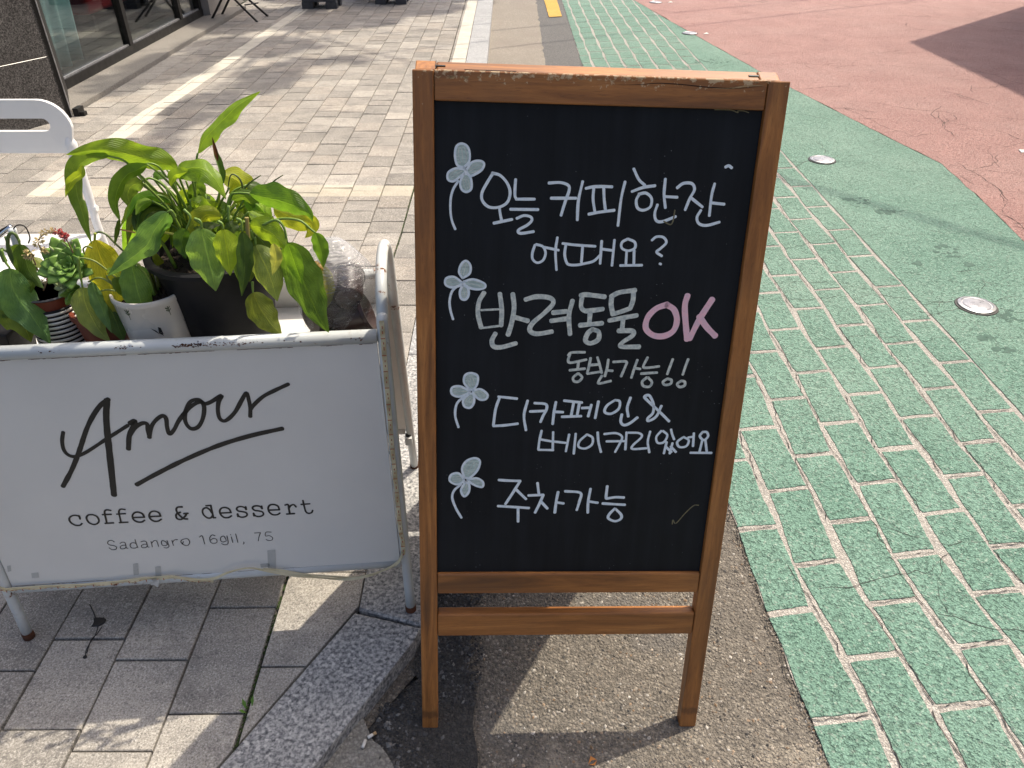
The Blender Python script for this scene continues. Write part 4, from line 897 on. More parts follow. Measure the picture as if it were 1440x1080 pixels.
dn = [(-12, 822), (0, 828), (8, 830), (20, 829), (60, 826), (110, 824), (160, 820), (200, 815), (240, 812), (280, 817), (310, 817)]
d2 = []
for a, c in zip(dn, dn[1:]): d2 += [(a[0]+(c[0]-a[0])*k/3, a[1]+(c[1]-a[1])*k/3) for k in range(3)]
strip(d2, .0066, lift=.0135)
# bits of clear tape
for (x0, y0, x1, y1) in ((187, 793, 194, 808), (218, 797, 226, 812), (376, 774, 387, 800), (10, 796, 15, 803), (44, 806, 54, 812), (366, 793, 379, 797)):
    q = [uvw(SM, *p, .0036) for p in ((x0, y0), (x1, y0-1), (x1+1, y1), (x0+1, y1+1))]; b = MB(); b.add([(u, v, .0038) for u, v in q], [(0, 3, 2, 1)]); front_part(b, 'tape_scrap', M['clear_tape'])
b = MB()
for i in range(5):
    p = [uvw(SM, 210+random.uniform(0, 16), 812+random.uniform(0, 11), .013) for _ in range(3)]; b.add([(u, v, .013+random.uniform(0, .008)) for u, v in p], [(0, 1, 2)])
front_part(b, 'tape_scrap', M['clear_tape'])
# ================================================================ pots and plants on the shelf
ZS = .675+.0005
def bo(b, name, m, parent, **k):                        # world-space mesh under an unrotated thing
    L = parent.location; b.v = [(p[0]-L.x, p[1]-L.y, p[2]-L.z) for p in b.v]; return b.build(name, m, parent, **k)
def pot(px, py, y, r_top, r_bot, name, label, cat, mat, rim=None, group=None, zt=None, wall=.004, soil_drop=.02, prof=None):
    c = aty(px, py, y); z1 = zt or c.z; t = empty(name, (c.x, c.y, ZS), label, cat, group); H = z1-ZS
    pr = prof(H) if prof else [(r_bot*.9, 0), (r_bot, .002), (r_bot+(r_top-r_bot)*.5, H*.5), (r_top, H-.012)]
    rimw = rim or .003
    b = MB(); b.lathe(pr+[(r_top+rimw, H-.010), (r_top+rimw, H-.002), (r_top+rimw*.6, H), (r_top-wall*.5, H), (r_top-wall, H-.004), (r_top-wall-.001, H-soil_drop-.004)], (0, 0, 0), 56)
    b.f.pop() if False else None
    o = b.build('body', mat, t, angle=50)
    b = MB(); n = 40; R = r_top-wall-.0015
    for i in range(260):
        a = random.uniform(0, 6.28); q = R*math.sqrt(random.random())*.95; s = random.uniform(.002, .006); zc_ = H-soil_drop+random.uniform(-.001, .003)
        x, y_ = q*math.cos(a), q*math.sin(a); b.add([(x-s, y_-s*.6, zc_), (x+s, y_-s, zc_), (x+s*.3, y_+s, zc_), (x, y_, zc_+s)], [(0, 1, 3), (1, 2, 3), (2, 0, 3)])
    b.lathe([(R, -.004), (R*.98, 0)], (0, 0, H-soil_drop), 30); b.build('soil', M['soil'], t)
    return t, c, z1
YB = 1.335
big, bigc, bigz = pot(300, 347, YB, .112, .076, 'potted_peace_lily', 'large peace lily with drooping leaves in a tall black plastic pot', 'plant', M['black_plastic'], rim=.012, soil_drop=.022)
wp, wc, wz_ = pot(208, 404, 1.275, .0645, .051, 'potted_peace_lily', 'small peace lily in a white ceramic pot with tiny dark prints', 'plant', M['ceramic'], rim=.002, soil_drop=.020)
rp, rc, rz = pot(140, 432, 1.285, .050, .034, 'potted_peace_lily', 'peace lily with a yellowing leaf in a reddish brown pot between striped and white pots', 'plant', M['brown_pot'], rim=.004)
# prints on the white pot
def decal(pts, c, r, H, zc_, ang, m, parent, sc=.008):
    b = MB()
    for poly in pts:
        b.add([((r+.0009)*math.cos(ang+x*sc/r), (r+.0009)*math.sin(ang+x*sc/r), zc_+z*sc) for x, z in poly], [tuple(range(len(poly)))])
    return b.build('print', m, parent)
bird = [[(-1.3, .9), (-.3, .1), (.1, -.9), (-.5, -.1)], [(.1, -.7), (.2, .9), (.7, .6), (.9, -1.1), (.5, -.5)], [(-.1, -.4), (.7, -.7), (.9, -1.5)]]
sprig = [[(-.08, 1), (.08, 1), (.3, -1.2), (.2, -1.2)], [(0, .2), (-.6, .7), (-.5, .9), (.05, .4)], [(0, .2), (.5, .8), (.4, .95), (0, .4)], [(.1, -.3), (-.5, .1), (-.4, .3), (.1, -.1)], [(.1, -.3), (.6, .2), (.5, .35), (.1, -.1)]]
Hc = wz_-ZS
r_at = lambda z: .051+(.0645-.051)*min(1, z/(Hc-.012))
for pl_, px, py, sc, f in ((sprig, 236, 436, .0085, .55), (bird, 222, 465, .0085, .2), (bird, 262, 450, .007, .2), (sprig, 180, 442, .0095, .45)):
    # point on the pot wall seen at that pixel
    d = ray(px, py); best = None
    for k in range(400):
        p = O+d*(1.0+k*.003)/1.0; q = Vector((p.x-wp.location.x, p.y-wp.location.y)); zz = p.z-ZS
        if q.length < r_at(zz)+.001 and 0 < zz < Hc: best = (math.atan2(q.y, q.x), zz); break
    if best: decal(pl_, None, r_at(best[1]), Hc, best[1], best[0], M['ink'] if pl_ is bird else M['moss'], wp, sc)
b = MB(); b.lathe([(.062, 0), (.064, .003), (.062, .012), (.058, .012), (.056, .004)], (0, 0, -.0004), 48); 
o = b.build('saucer', M['ceramic'], wp, angle=50)
# striped pot with a brown liner and a flowering succulent
sc_, scc = None, aty(72, 424, 1.285)
sp_t = empty('striped_pot_succulent', (scc.x, scc.y, ZS), 'succulent with arching pink and cream flowers in a black and white striped pot', 'plant'); Hs = scc.z-ZS
nb = 12; b_w = MB(); b_b = MB(); r0, r1 = .0455, .0445
for k in range(nb):
    za, zb = .018+(Hs-.018)*k/nb, .018+(Hs-.018)*(k+1)/nb; mid = za+(zb-za)*.56
    b_w.lathe([(r0, za), (r0+.0006, (za+mid)/2), (r0, mid)], n=48); b_b.lathe([(r0-.0002, mid), (r0+.0003, (mid+zb)/2), (r0-.0002, zb)], n=48)
b_w.build('white_bands', M['ceramic'], sp_t, smooth=True); b_b.build('black_bands', M['black_plastic'], sp_t, smooth=True)
b = MB(); b.lathe([(.050, 0), (.053, .004), (.054, .016), (.050, .018), (.047, .018)], n=48); b.build('black_saucer', M['black_plastic'], sp_t, angle=50)
b = MB(); b.lathe([(r1-.004, Hs-.02), (r1-.001, Hs+.018), (r1+.001, Hs+.022), (r1-.002, Hs+.022), (r1-.005, Hs+.008)], n=48); b.build('inner_liner', M['brown_pot'], sp_t, angle=50)
b = MB(); b.lathe([(r1+.0005, Hs+.0205), (r1+.0022, Hs+.0225), (r1-.003, Hs+.0235), (r1-.0035, Hs+.0205)], n=48); b.build('liner_rim', M['black_rim'], sp_t, angle=50)
b = MB(); b.lathe([(r1-.006, Hs+.004), (r1-.0065, Hs+.008)], n=30)
for i in range(200):
    a = random.uniform(0, 6.28); q = .037*math.sqrt(random.random()); s = random.uniform(.002, .005); z = Hs+.009; x, y_ = q*math.cos(a), q*math.sin(a); b.add([(x-s, y_-s*.6, z), (x+s, y_-s, z), (x+s*.3, y_+s, z), (x, y_, z+s)], [(0, 1, 3), (1, 2, 3), (2, 0, 3)])
b.build('soil', M['soil'], sp_t)
# square black pot at the left edge
sq = aty(4, 462, 1.27)
sqt = empty('potted_plant', (sq.x-.012, sq.y, ZS), 'drooping leafy plant in a square black plastic pot at the left end of the shelf', 'plant')
b = MB(); b.add([(-.035, -.035, 0), (.035, -.035, 0), (.035, .035, 0), (-.035, .035, 0), (-.047, -.047, .085), (.047, -.047, .085), (.047, .047, .085), (-.047, .047, .085)], [(0, 3, 2, 1), (4, 5, 6, 7), (0, 1, 5, 4), (1, 2, 6, 5), (2, 3, 7, 6), (3, 0, 4, 7)])
b.prism([(-.049, -.049), (.049, -.049), (.049, .049), (-.049, .049)], .0851, .093, .002); o = b.build('body', M['black_plastic'], sqt); bevel(o, .005, 3)

# ---------------------------------------------------------------- leaves
GRN = {'bright': (.23, .36, .04), 'mid': (.13, .22, .04), 'dark': (.075, .14, .035), 'grey': (.16, .27, .10), 'yellow': (.36, .42, .05), 'pale': (.29, .42, .12), 'olive': (.17, .24, .055), 'lime': (.31, .46, .06)}
def leaf(parent, path, k0, wpx, tint, y0, dy=0., roll=0., fold=.22, curl=.0, wave=.09, tip=1.0, stem=True, y_end=None, stemw=.0026):
    """path in photo pixels: first k0 points are the stalk, the rest the blade; y0 = distance, dy = distance change along it"""
    n = len(path); pts = []
    L = [0]
    for a, c in zip(path, path[1:]): L.append(L[-1]+math.hypot(c[0]-a[0], c[1]-a[1]))
    for i, (x, y) in enumerate(path):
        t = L[i]/L[-1]; yy = y0+dy*t if not callable(dy) else y0+dy(t); pts.append(aty(x, y, yy))
    col = GRN[tint]; jit = [random.uniform(.88, 1.12) for _ in range(3)]; col = tuple(c*j for c, j in zip(col, jit))
    if k0 > 0 and stem:
        P = catmull(pts[:k0+1], 6); b = MB(); N = len(P); b.tube(P, .002, 6, rs=[stemw*(1-.35*i/(N-1)) for i in range(N)]); o = bo(b, 'stalk', M['stem'], parent, smooth=True); o.color = (*[c*1.15 for c in GRN['mid']], 1) if tint != 'yellow' else (*[c*.9 for c in GRN['yellow']], 1)
    Q = catmull(pts[k0:], 8 if len(pts)-k0 > 3 else 12); N = len(Q); width = 1.18*wpx*depth(Q[N//2])/FPX; b = MB(); m = 10; vs_ = []; uvs = []
    seg = [0]
    for i in range(N-1): seg.append(seg[-1]+(Q[i+1]-Q[i]).length)
    ph = random.uniform(0, 6)
    for i, p in enumerate(Q):
        t = seg[i]/seg[-1]; tan = (Q[min(i+1, N-1)]-Q[max(i-1, 0)]).normalized(); view = (p-O).normalized()
        side = tan.cross(view); side = side.normalized() if side.length > 1e-5 else Vector((1, 0, 0)); nn = side.cross(tan).normalized()
        rl = R_(roll(t) if callable(roll) else roll); s2 = side*math.cos(rl)+nn*math.sin(rl); n2 = s2.cross(tan).normalized(); n2 = n2 if n2.dot(view) < 0 else -n2
        ww = .5*width*(math.sin(math.pi*min(1, t**.72*1.0))**.78)*(1 if t < .6 else 1-.18*(t-.6)/.4) if 0 < t < 1 else .0006
        ww = max(ww, .0007)
        for j in range(m+1):
            u = j/m*2-1; off = -fold*abs(u)*ww - curl*u*u*ww + wave*ww*math.sin(t*17+ph+(2 if u > 0 else 0))*abs(u)**1.5 + .5*ww*noise.noise((p.x*26+u, p.y*26, p.z*26+ph))*abs(u)
            vs_.append(p + s2*(u*ww*(1+.06*math.sin(t*29+ph*2))) - n2*(-off) if False else p + s2*(u*ww*(1+.05*math.sin(t*23+ph*2+u))) + n2*off); uvs.append((j/m, t))
    b.add(vs_, [(i*(m+1)+j, i*(m+1)+j+1, (i+1)*(m+1)+j+1, (i+1)*(m+1)+j) for i in range(N-1) for j in range(m)])
    o = bo(b, 'leaf', M['leaf'], parent, smooth=True); o.color = (*col, 1); me = o.data; ul = me.uv_layers.new(name='UVMap')
    for lp in me.loops: ul.data[lp.index].uv = uvs[lp.vertex_index]
    return o
Y = YB; F = Y-.10
def P5(s): return parse(s, (80, 120, 4.5))[0]
def P6(s): return parse(s, (200, 200, 4.5))[0]
def P7(s): return parse(s, (240, 300, 5.4))[0]
def P8(s): return parse(s, (80, 300, 5.4))[0]
def L5(s): return parse(s, (0, 290, 5.4))[0]
# back of the plant first
leaf(big, P6("480 520 490 300 505 205 590 235 660 310 700 400"), 2, 34, 'yellow', Y, .05, 20)
leaf(big, P6("520 520 560 330 660 270 740 290 800 320 880 350"), 2, 20, 'dark', Y, .06, 40)
leaf(big, P6("420 520 400 330 350 300 340 380 350 430"), 1, 22, 'mid', Y, .02, 20)
leaf(big, P6("380 520 330 380 280 350 260 400 270 440"), 1, 20, 'yellow', Y, .02, 20)
leaf(big, P6("520 500 610 330 690 380 700 450"), 1, 26, 'yellow', Y, .03, 10)
leaf(big, P6("440 500 430 380 400 380 380 440"), 1, 18, 'dark', Y, .05, 20)
leaf(big, P6("560 540 640 470 700 430 740 480"), 1, 18, 'mid', Y, .0, 20)
# upright leaf and brown-tipped bud
leaf(big, P6("330 520 335 300 345 110 352 70 385 -5 440 -70 520 -150 610 -235 745 -320"), 3, 21, 'lime', Y, lambda t: .03*t, lambda t: 52-30*t, .3)
leaf(big, P6("420 520 470 380 505 270 490 170 460 70 440 -20"), 2, 9, 'dark', Y, .02, 30, .5, .4)
o = leaf(big, P6("476 120 458 50 442 -30"), 0, 5, 'olive', Y-.004, .0, 30, .5, .4); o.color = (.07, .03, .025, 1)
# long leaves to the left
leaf(big, P5("900 900 800 650 760 545 700 500 590 470 470 440 330 410 210 412 60 440"), 2, 31, 'bright', Y, lambda t: .02-.10*t, lambda t: 25+10*t, .3, 0, .08)
leaf(big, P5("860 880 700 740 560 600 430 480 330 448 230 450 165 485 135 520 120 600 130 700 160 800 190 910 222 1005"), 4, 21, 'mid', Y, lambda t: .0-.11*t, lambda t: 30 if t < .6 else 15, .35, .1, .12)
leaf(big, P5("160 505 150 560 100 600 75 650 55 705"), 0, 13, 'yellow', Y-.085, -.01, 20, .3)
leaf(big, P5("860 860 760 680 650 560 570 500 510 535 440 570 385 660 370 760 400 860"), 3, 21, 'mid', Y, lambda t: -.08*t, 32, .25, .1, .12)
leaf(big, P5("395 850 385 910 365 1015"), 0, 6, 'dark', Y-.078, .0, 20)
leaf(big, P5("840 860 700 660 600 590 540 605 470 640 450 700 470 780"), 3, 24, 'olive', Y, lambda t: -.04*t, 15, .25)
leaf(big, P5("830 860 700 700 610 590 640 570 690 590"), 2, 13, 'mid', Y+.01, 0, 30)
for i, (s, tn, wd) in enumerate([("840 880 720 740 600 700 520 720 470 790 430 860", 'lime', 12), ("840 890 740 780 620 740 540 790 510 880 520 960", 'mid', 15), ("830 900 720 800 620 790 560 850 540 940 520 1010", 'mid', 17),
                                 ("820 890 700 720 590 690 500 750 440 830 400 900", 'lime', 10), ("830 880 760 800 660 720 560 750 480 850 445 1010", 'olive', 17), ("850 900 760 820 690 800 620 880 590 960", 'mid', 20),
                                 ("820 880 700 760 560 760 500 830 490 920", 'dark', 14), ("820 900 700 790 600 730 540 760 500 820", 'bright', 12), ("830 900 720 840 640 840 570 900 560 980", 'dark', 18)]):
    leaf(big, P5(s), 2 if i % 2 else 1, wd, tn, Y-.01, lambda t: -.07*t, random.uniform(10, 45), .3, .1)
# stalks bundle rising from the soil
b = MB()
for i in range(26):
    a = random.uniform(-1, 1); bx = bigc.x-.02+.035*a+random.uniform(-.01, .01); by = YB+random.uniform(-.05, .03); h_ = random.uniform(.08, .17)
    tx = bx+a*.07+random.uniform(-.02, .02); P = catmull([(bx, by, bigz-.02), (bx+(tx-bx)*.3, by, bigz-.02+h_*.6), (tx, by-.01, bigz-.02+h_)], 5); b.tube(P, .0024, 6, rs=[.0034-.0017*k/10 for k in range(len(P))])
o = bo(b, 'stalks', M['stem'], big, smooth=True); o.color = (.14, .22, .035, 1)
leaf(big, P6("300 520 250 420 200 250 150 215 110 160 60 135 10 140 -30 150"), 6, 4, 'mid', Y, -.04, 30)
for s in ("640 300 690 250 750 210", "790 310 830 250 890 208", "640 350 630 260 600 215 560 210 540 300", "700 480 780 500 860 510"):
    b = MB(); P = catmull([aty(x, y, Y) for x, y in P6(s)], 6); b.tube(P, .0016, 6, rs=[.0022-.0013*k/(len(P)-1) for k in range(len(P))]); o = bo(b, 'stalk', M['stem'], big, smooth=True); o.color = (.09, .13, .04, 1)
# central arching leaf
leaf(big, P6("330 520 260 380 190 250 200 205 270 170 370 165 440 210 490 280 530 360"), 3, 30, 'bright', Y-.01, lambda t: -.05*t, lambda t: 40-20*t, .25, .1, .1)
leaf(big, P6("300 185 240 200 200 215 180 280"), 0, 16, 'yellow', Y-.04, -.01, 20, .2)
# large leaf to the right, the glow of its underside coloured in as yellow
leaf(big, P6("540 520 560 350 600 322 680 325 780 350 880 372 980 410 1050 450 1078 500"), 3, 36, 'mid', Y-.02, lambda t: -.03*t, lambda t: -28, .25, .12, .08)
leaf(big, P6("830 420 930 470 1020 500 1070 520 1060 570 1030 605"), 0, 30, 'yellow', Y-.01, -.02, -20, .2, .1)
# filling leaves through the middle of the plant
rf = random.Random(21)
for i in range(40):
    sx_ = rf.uniform(-1, 1); bx_, by_ = 290+sx_*22, 352; hgt = rf.uniform(28, 75); reach = rf.choice([-1, 1, sx_*1.5])*rf.uniform(18, 62); px1 = bx_+sx_*20+reach*.35; py1 = by_-hgt
    px2 = px1+reach*.5; py2 = py1+rf.uniform(-6, 14); px3 = px1+reach; py3 = py1+rf.uniform(22, 62)
    yo = rf.uniform(-.05, .07); leaf(big, [(bx_, by_), ((bx_+px1)/2, (by_+py1)/2-6), (px1, py1), (px2, py2), ((px2+px3)/2+reach*.08, (py2+py3)/2), (px3, py3)], 2, rf.uniform(15, 27), rf.choice(['mid', 'bright', 'dark', 'lime', 'olive', 'mid', 'yellow']), Y+yo, rf.uniform(-.05, .02), rf.uniform(-35, 45), .25, .1, .1)
# front skirt of hanging leaves
leaf(big, P7("100 -30 150 30 120 120 90 180 90 250 115 345"), 2, 20, 'dark', F+.01, -.02, 5, .2, .15)
leaf(big, P7("180 40 225 60 235 115 250 200 285 340 318 470 342 590"), 2, 44, 'pale', F-.005, -.025, 3, .16, .10, .06)
leaf(big, P7("360 60 390 80 400 120 415 200 432 300 442 390 452 472"), 2, 29, 'lime', F-.02, -.02, 0, .2, .15, .06)
leaf(big, P7("440 -60 440 60 470 120 500 200"), 1, 17, 'dark', F+.03, -.02, 0)
leaf(big, P7("180 40 230 80 300 90 380 85"), 1, 9, 'dark', F+.02, .0, 20)
leaf(big, P7("560 60 520 130 490 260 500 400 520 520"), 1, 14, 'olive', F+.005, -.01, 10)
leaf(big, P7("610 130 625 200 640 300 630 400 600 520"), 1, 20, 'dark', F+.0, -.02, 10, .2, .1)
leaf(big, P7("500 40 535 60 545 140 560 220 565 320 560 450 540 628"), 2, 20, 'dark', F-.02, -.03, 0, .25, .15)
o = leaf(big, P7("640 180 645 240 690 340 740 440 775 540 810 668"), 1, 36, 'pale', F-.005, -.03, -8, .2, .1, .14); o.color = (.27, .35, .11, 1)
o = leaf(big, P7("780 230 800 330 790 400 770 470"), 0, 14, 'pale', F-.035, -.0, -8, .2, .1, .14); o.color = (.40, .42, .16, 1)
leaf(big, P7("620 520 625 600 650 660 690 740 760 840 845 928"), 1, 33, 'olive', F-.012, -.02, 0, .2, .1)
leaf(big, P7("560 130 580 60 600 90 690 110 790 170 890 285"), 2, 29, 'bright', F+.01, -.03, -25, .2, .05)
leaf(big, P7("600 120 640 160 700 220 760 300"), 0, 20, 'dark', F+.02, -.01, -20, .2, .05)
leaf(big, P7("700 90 800 50 860 110 885 220 945 360 1000 500 1070 660 1130 790 1200 905"), 3, 45, 'mid', F+.0, lambda t: .0-.035*t, -10, .18, .1, .08)
o = leaf(big, P7("890 230 925 330 960 430 1000 540"), 0, 20, 'bright', F-.032, -.005, -10, .12, .05, .02)
leaf(big, P7("700 100 760 60 860 40 980 55 1070 125 1095 145 1130 240 1150 330 1160 410"), 5, 19, 'mid', F+.03, lambda t: -.02*t, -12, .3, .2)
o = leaf(big, P7("1110 380 1160 450 1190 560 1190 650 1165 745"), 0, 17, 'olive', F+.02, -.01, -12, .3, .3, .2); o.color = (.32, .32, .10, 1)
o = leaf(big, P7("1080 370 1120 400 1160 425"), 0, 8, 'olive', F+.012, -.0, 0, .3, .3, .2); o.color = (.48, .32, .13, 1)
# cut stump and broken stalk
b = MB(); b.tube([aty(350, 345, F-.01), aty(347, 306, F-.005)], .0035, 8); o = bo(b, 'cut_stalk', M['stem'], big); o.color = (.28, .24, .10, 1)
b = MB(); b.tube(catmull([aty(*p, F+.02) for p in P8("640 125 720 132 820 145 925 168")], 4), .0022, 6); o = bo(b, 'broken_stalk', M['stem'], big); o.color = (.32, .34, .06, 1)
b = MB(); b.tube([aty(166, 322, F+.03), aty(190, 327, F+.02)], .0014, 6); o = bo(b, 'broken_stalk', M['stem'], big); o.color = (.45, .25, .07, 1)
# leaf falling over the left rim
leaf(big, P8("900 30 870 -20 840 -10 790 60 740 130 690 230 590 320 480 400 385 475"), 2, 30, 'grey', F+.0, lambda t: -.04*t, lambda t: 30-15*t, .22, .1, .1)
leaf(big, P8("860 10 800 80 770 160 780 230"), 0, 20, 'grey', F+.01, -.01, 20)
# white pot plant
leaf(wp, P8("740 620 700 500 640 420 600 380 570 395 590 480 610 580 640 680 655 760 620 842"), 3, 35, 'grey', 1.25, lambda t: -.03*t, 5, .15, .08, .06)
leaf(wp, P8("760 600 730 480 700 380 720 350 760 400 770 480"), 2, 20, 'yellow', 1.29, .01, 10)
leaf(wp, P8("770 580 760 520 800 490 850 520 870 570"), 1, 14, 'mid', 1.285, .0, 25)
leaf(wp, P8("600 620 540 540 480 480 410 430 380 455"), 2, 8, 'pale', 1.25, -.01, 20)
leaf(wp, P8("560 630 520 560 480 520 500 600 520 640"), 1, 18, 'mid', 1.25, -.01, 20)
for s in ("750 640 700 520 620 380", "730 640 660 480 600 370", "760 630 720 500 660 360", "560 640 460 590 380 510", "780 560 760 470 770 400"):
    b = MB(); P = catmull([aty(x, y, 1.28) for x, y in P8(s)], 6); b.tube(P, .003, 6, rs=[.0038-.002*k/(len(P)-1) for k in range(len(P))]); o = bo(b, 'stalk', M['stem'], wp, smooth=True); o.color = (.11, .12, .03, 1)
b = MB(); P = catmull([aty(x, y, 1.28) for x, y in P8("540 320 430 215 380 165 330 142 295 155 285 195 290 250")], 6); b.tube(P, .0018, 6); o = bo(b, 'stalk', M['stem'], rp, smooth=True); o.color = (.13, .17, .07, 1)
# red pot plant
leaf(rp, P8("290 150 288 200 320 300 370 430 410 560 440 680 465 790"), 1, 40, 'yellow', 1.265, -.02, -6, .12, .1, .08)
leaf(rp, P8("330 640 360 650 400 720 450 820 505 970"), 1, 30, 'dark', 1.255, -.03, 0, .2, .1)
leaf(rp, P8("280 560 262 520 290 600 330 690 370 800 415 905"), 1, 17, 'grey', 1.24, -.03, 20, .3, .2)
o = leaf(rp, P8("160 330 175 450 195 560 215 680 280 820 340 910 405 975"), 2, 29, 'pale', 1.235, -.02, 4, .18, .1, .1); o.color = (.30, .38, .13, 1)
leaf(rp, P8("540 780 560 860 575 960"), 0, 12, 'olive', 1.24, -.0, 10)
for s in ("450 590 380 580 290 600 210 595", "450 560 360 500 300 490 240 520", "460 500 380 430 280 360 180 340 160 370 170 470", "470 560 390 500 380 470", "210 310 200 270 230 250 270 265"):
    b = MB(); P = catmull([aty(x, y, 1.245) for x, y in P8(s)], 6); b.tube(P, .0016, 6); o = bo(b, 'stalk', M['stem'], rp, smooth=True); o.color = (.20, .26, .07, 1)
# left plant
leaf(sqt, L5("10 330 40 420 75 470 90 600 150 720 230 820 300 920 385 1045"), 2, 40, 'grey', 1.245, lambda t: -.03*t, 4, .15, .1, .12)
leaf(sqt, L5("60 600 110 650 70 740 110 820 180 900 235 1030"), 1, 40, 'olive', 1.25, lambda t: -.02*t, 0, .12, .1, .12)
leaf(sqt, L5("-60 560 0 640 60 720 150 800"), 0, 34, 'grey', 1.25, -.02, 0, .12, .1, .12)
leaf(sqt, L5("-60 700 0 790 60 850"), 0, 20, 'mid', 1.25, -.02, 0, .12, .1, .12)
for s in ("180 520 100 380 40 230", "200 500 110 380 10 320", "170 520 90 400 60 300 70 215 110 210 150 270", "40 420 0 340 -20 310"):
    b = MB(); P = catmull([aty(x, y, 1.27) for x, y in L5(s)], 6); b.tube(P, .003, 6, rs=[.0042-.002*k/(len(P)-1) for k in range(len(P))]); o = bo(b, 'stalk', M['stem'], sp_t, smooth=True); o.color = (.08, .13, .035, 1)
leaf(sp_t, L5("140 250 150 290 190 400 220 490 290 580 335 625"), 1, 22, 'dark', 1.27, -.01, 15, .3, .1)
leaf(sp_t, L5("180 350 130 330 110 350 130 400"), 0, 13, 'mid', 1.28, -.01, 15)
leaf(sp_t, L5("250 390 320 440 390 490"), 0, 13, 'pale', 1.27, -.01, 25)
leaf(sp_t, L5("150 600 190 560 240 600 230 660"), 0, 15, 'mid', 1.26, -.01, 25); leaf(sp_t, L5("100 560 140 620 180 650"), 0, 15, 'dark', 1.265, -.01, 25)
# rosettes
M['succ'] = simple('succulent_green', (.16, .29, .05), .45, var=.25, nsc=60, spec=.4); M['succ_pale'] = simple('succulent_pale', (.30, .36, .17), .5, var=.2, nsc=80)
def rosette(c, R, n, m, parent, tilt=(0, -.5, .86), name='rosette_leaf'):
    up = Vector(tilt).normalized(); a0 = up.cross(Vector((1, 0, 0))).normalized(); a1 = up.cross(a0)
    for i in range(n):
        th = i*2.39996; f = math.sqrt((i+.8)/n); r = R*f; el = .25+1.15*(1-f); d = a0*math.cos(th)+a1*math.sin(th)
        b = MB(); vs_ = []; K = 7; hw = R*(.16+.22*f)
        dirv = d*math.cos(el)+up*math.sin(el); nrm_ = (up*math.cos(el)-d*math.sin(el)); sd = dirv.cross(nrm_).normalized()
        for k in range(K):
            t = k/(K-1); wv = hw*math.sin(math.pi*min(.97, .12+t*.86))**.6*(.55+.6*t if t < .75 else 1.0*(1-(t-.75)*2.6)+.05); p = c+d*r*.12+dirv*(r*1.0+.004)*t+nrm_*(.12*r*t*t)
            th_ = hw*.22*(1-.5*t)
            for q in range(6):
                an = q*math.pi/3; vs_.append(p+sd*math.cos(an)*wv+nrm_*(math.sin(an)*th_+.35*wv*abs(math.cos(an))))
        b.add(vs_, [(k*6+q, k*6+(q+1) % 6, (k+1)*6+(q+1) % 6, (k+1)*6+q) for k in range(K-1) for q in range(6)]+[tuple((K-1)*6+q for q in range(6))]); bo(b, name, m, parent, smooth=True)
rosette(aty(99, 374, 1.265), .047, 30, M['succ'], sp_t, (.05, -.75, .6)); rosette(aty(108, 408, 1.262), .028, 16, M['succ'], sp_t, (.2, -.6, -.2)); rosette(aty(94, 402, 1.27), .022, 12, M['succ_pale'], sp_t, (-.3, -.6, .3))
b = MB(); b.tube(catmull([aty(98, 380, 1.27), aty(104, 405, 1.272), aty(90, 425, 1.28)], 5), .005, 8); bo(b, 'succulent_stem', M['succ_pale'], sp_t, smooth=True)
# flower stems and blossoms
M['pinkf'] = simple('pink_blossom', (.62, .16, .15), .7, var=.35, nsc=120); M['creamf'] = simple('cream_blossom', (.62, .52, .28), .7, var=.25, nsc=120); M['stemr'] = simple('reddish_stem', (.20, .12, .07), .6)
for s in ("555 355 530 300 505 255 470 215 400 195 330 215 290 260", "540 500 480 390 380 375 320 330 290 290", "300 520 270 440 240 370", "330 640 360 560 380 510"):
    b = MB(); P = catmull([aty(x, y, 1.262) for x, y in L5(s)], 6); b.tube(P, .0013, 6); bo(b, 'flower_stem', M['stemr'], sp_t, smooth=True)
def blossom(px, py, m, r, n, y=1.258):
    c = aty(px, py, y); b = MB()
    for i in range(n):
        d = Vector([random.gauss(0, 1) for _ in range(3)]); d.y -= .6; d.normalize(); s_ = d.cross(Vector((.3, .2, 1))).normalized()*r*.2; p = c+d*r*.25
        b.add([p, p+d*r*.5+s_, p+d*r, p+d*r*.5-s_], [(0, 1, 2, 3)]); b.add([p, p+d*r*.5+s_.cross(d), p+d*r, p+d*r*.5-s_.cross(d)], [(0, 1, 2, 3)])
    bo(b, 'blossom', m, sp_t)
for (x, y, m, r) in ((490, 215, 'pinkf', .008), (470, 205, 'pinkf', .008), (455, 195, 'pinkf', .006), (430, 190, 'pinkf', .007), (405, 185, 'creamf', .006), (380, 185, 'creamf', .006), (350, 195, 'creamf', .006), (325, 205, 'creamf', .006), (485, 245, 'pinkf', .006), (505, 225, 'pinkf', .006),
                     (300, 255, 'creamf', .008), (280, 285, 'creamf', .007), (325, 330, 'creamf', .007), (350, 340, 'creamf', .006), (225, 350, 'creamf', .009), (240, 375, 'creamf', .009), (205, 375, 'creamf', .007), (370, 490, 'pinkf', .008), (395, 515, 'pinkf', .008), (350, 520, 'pinkf', .007), (375, 545, 'pinkf', .007), (410, 545, 'creamf', .007), (340, 565, 'creamf', .006)):
    blossom(x/5.4, 290+y/5.4, M[m], r, 16)
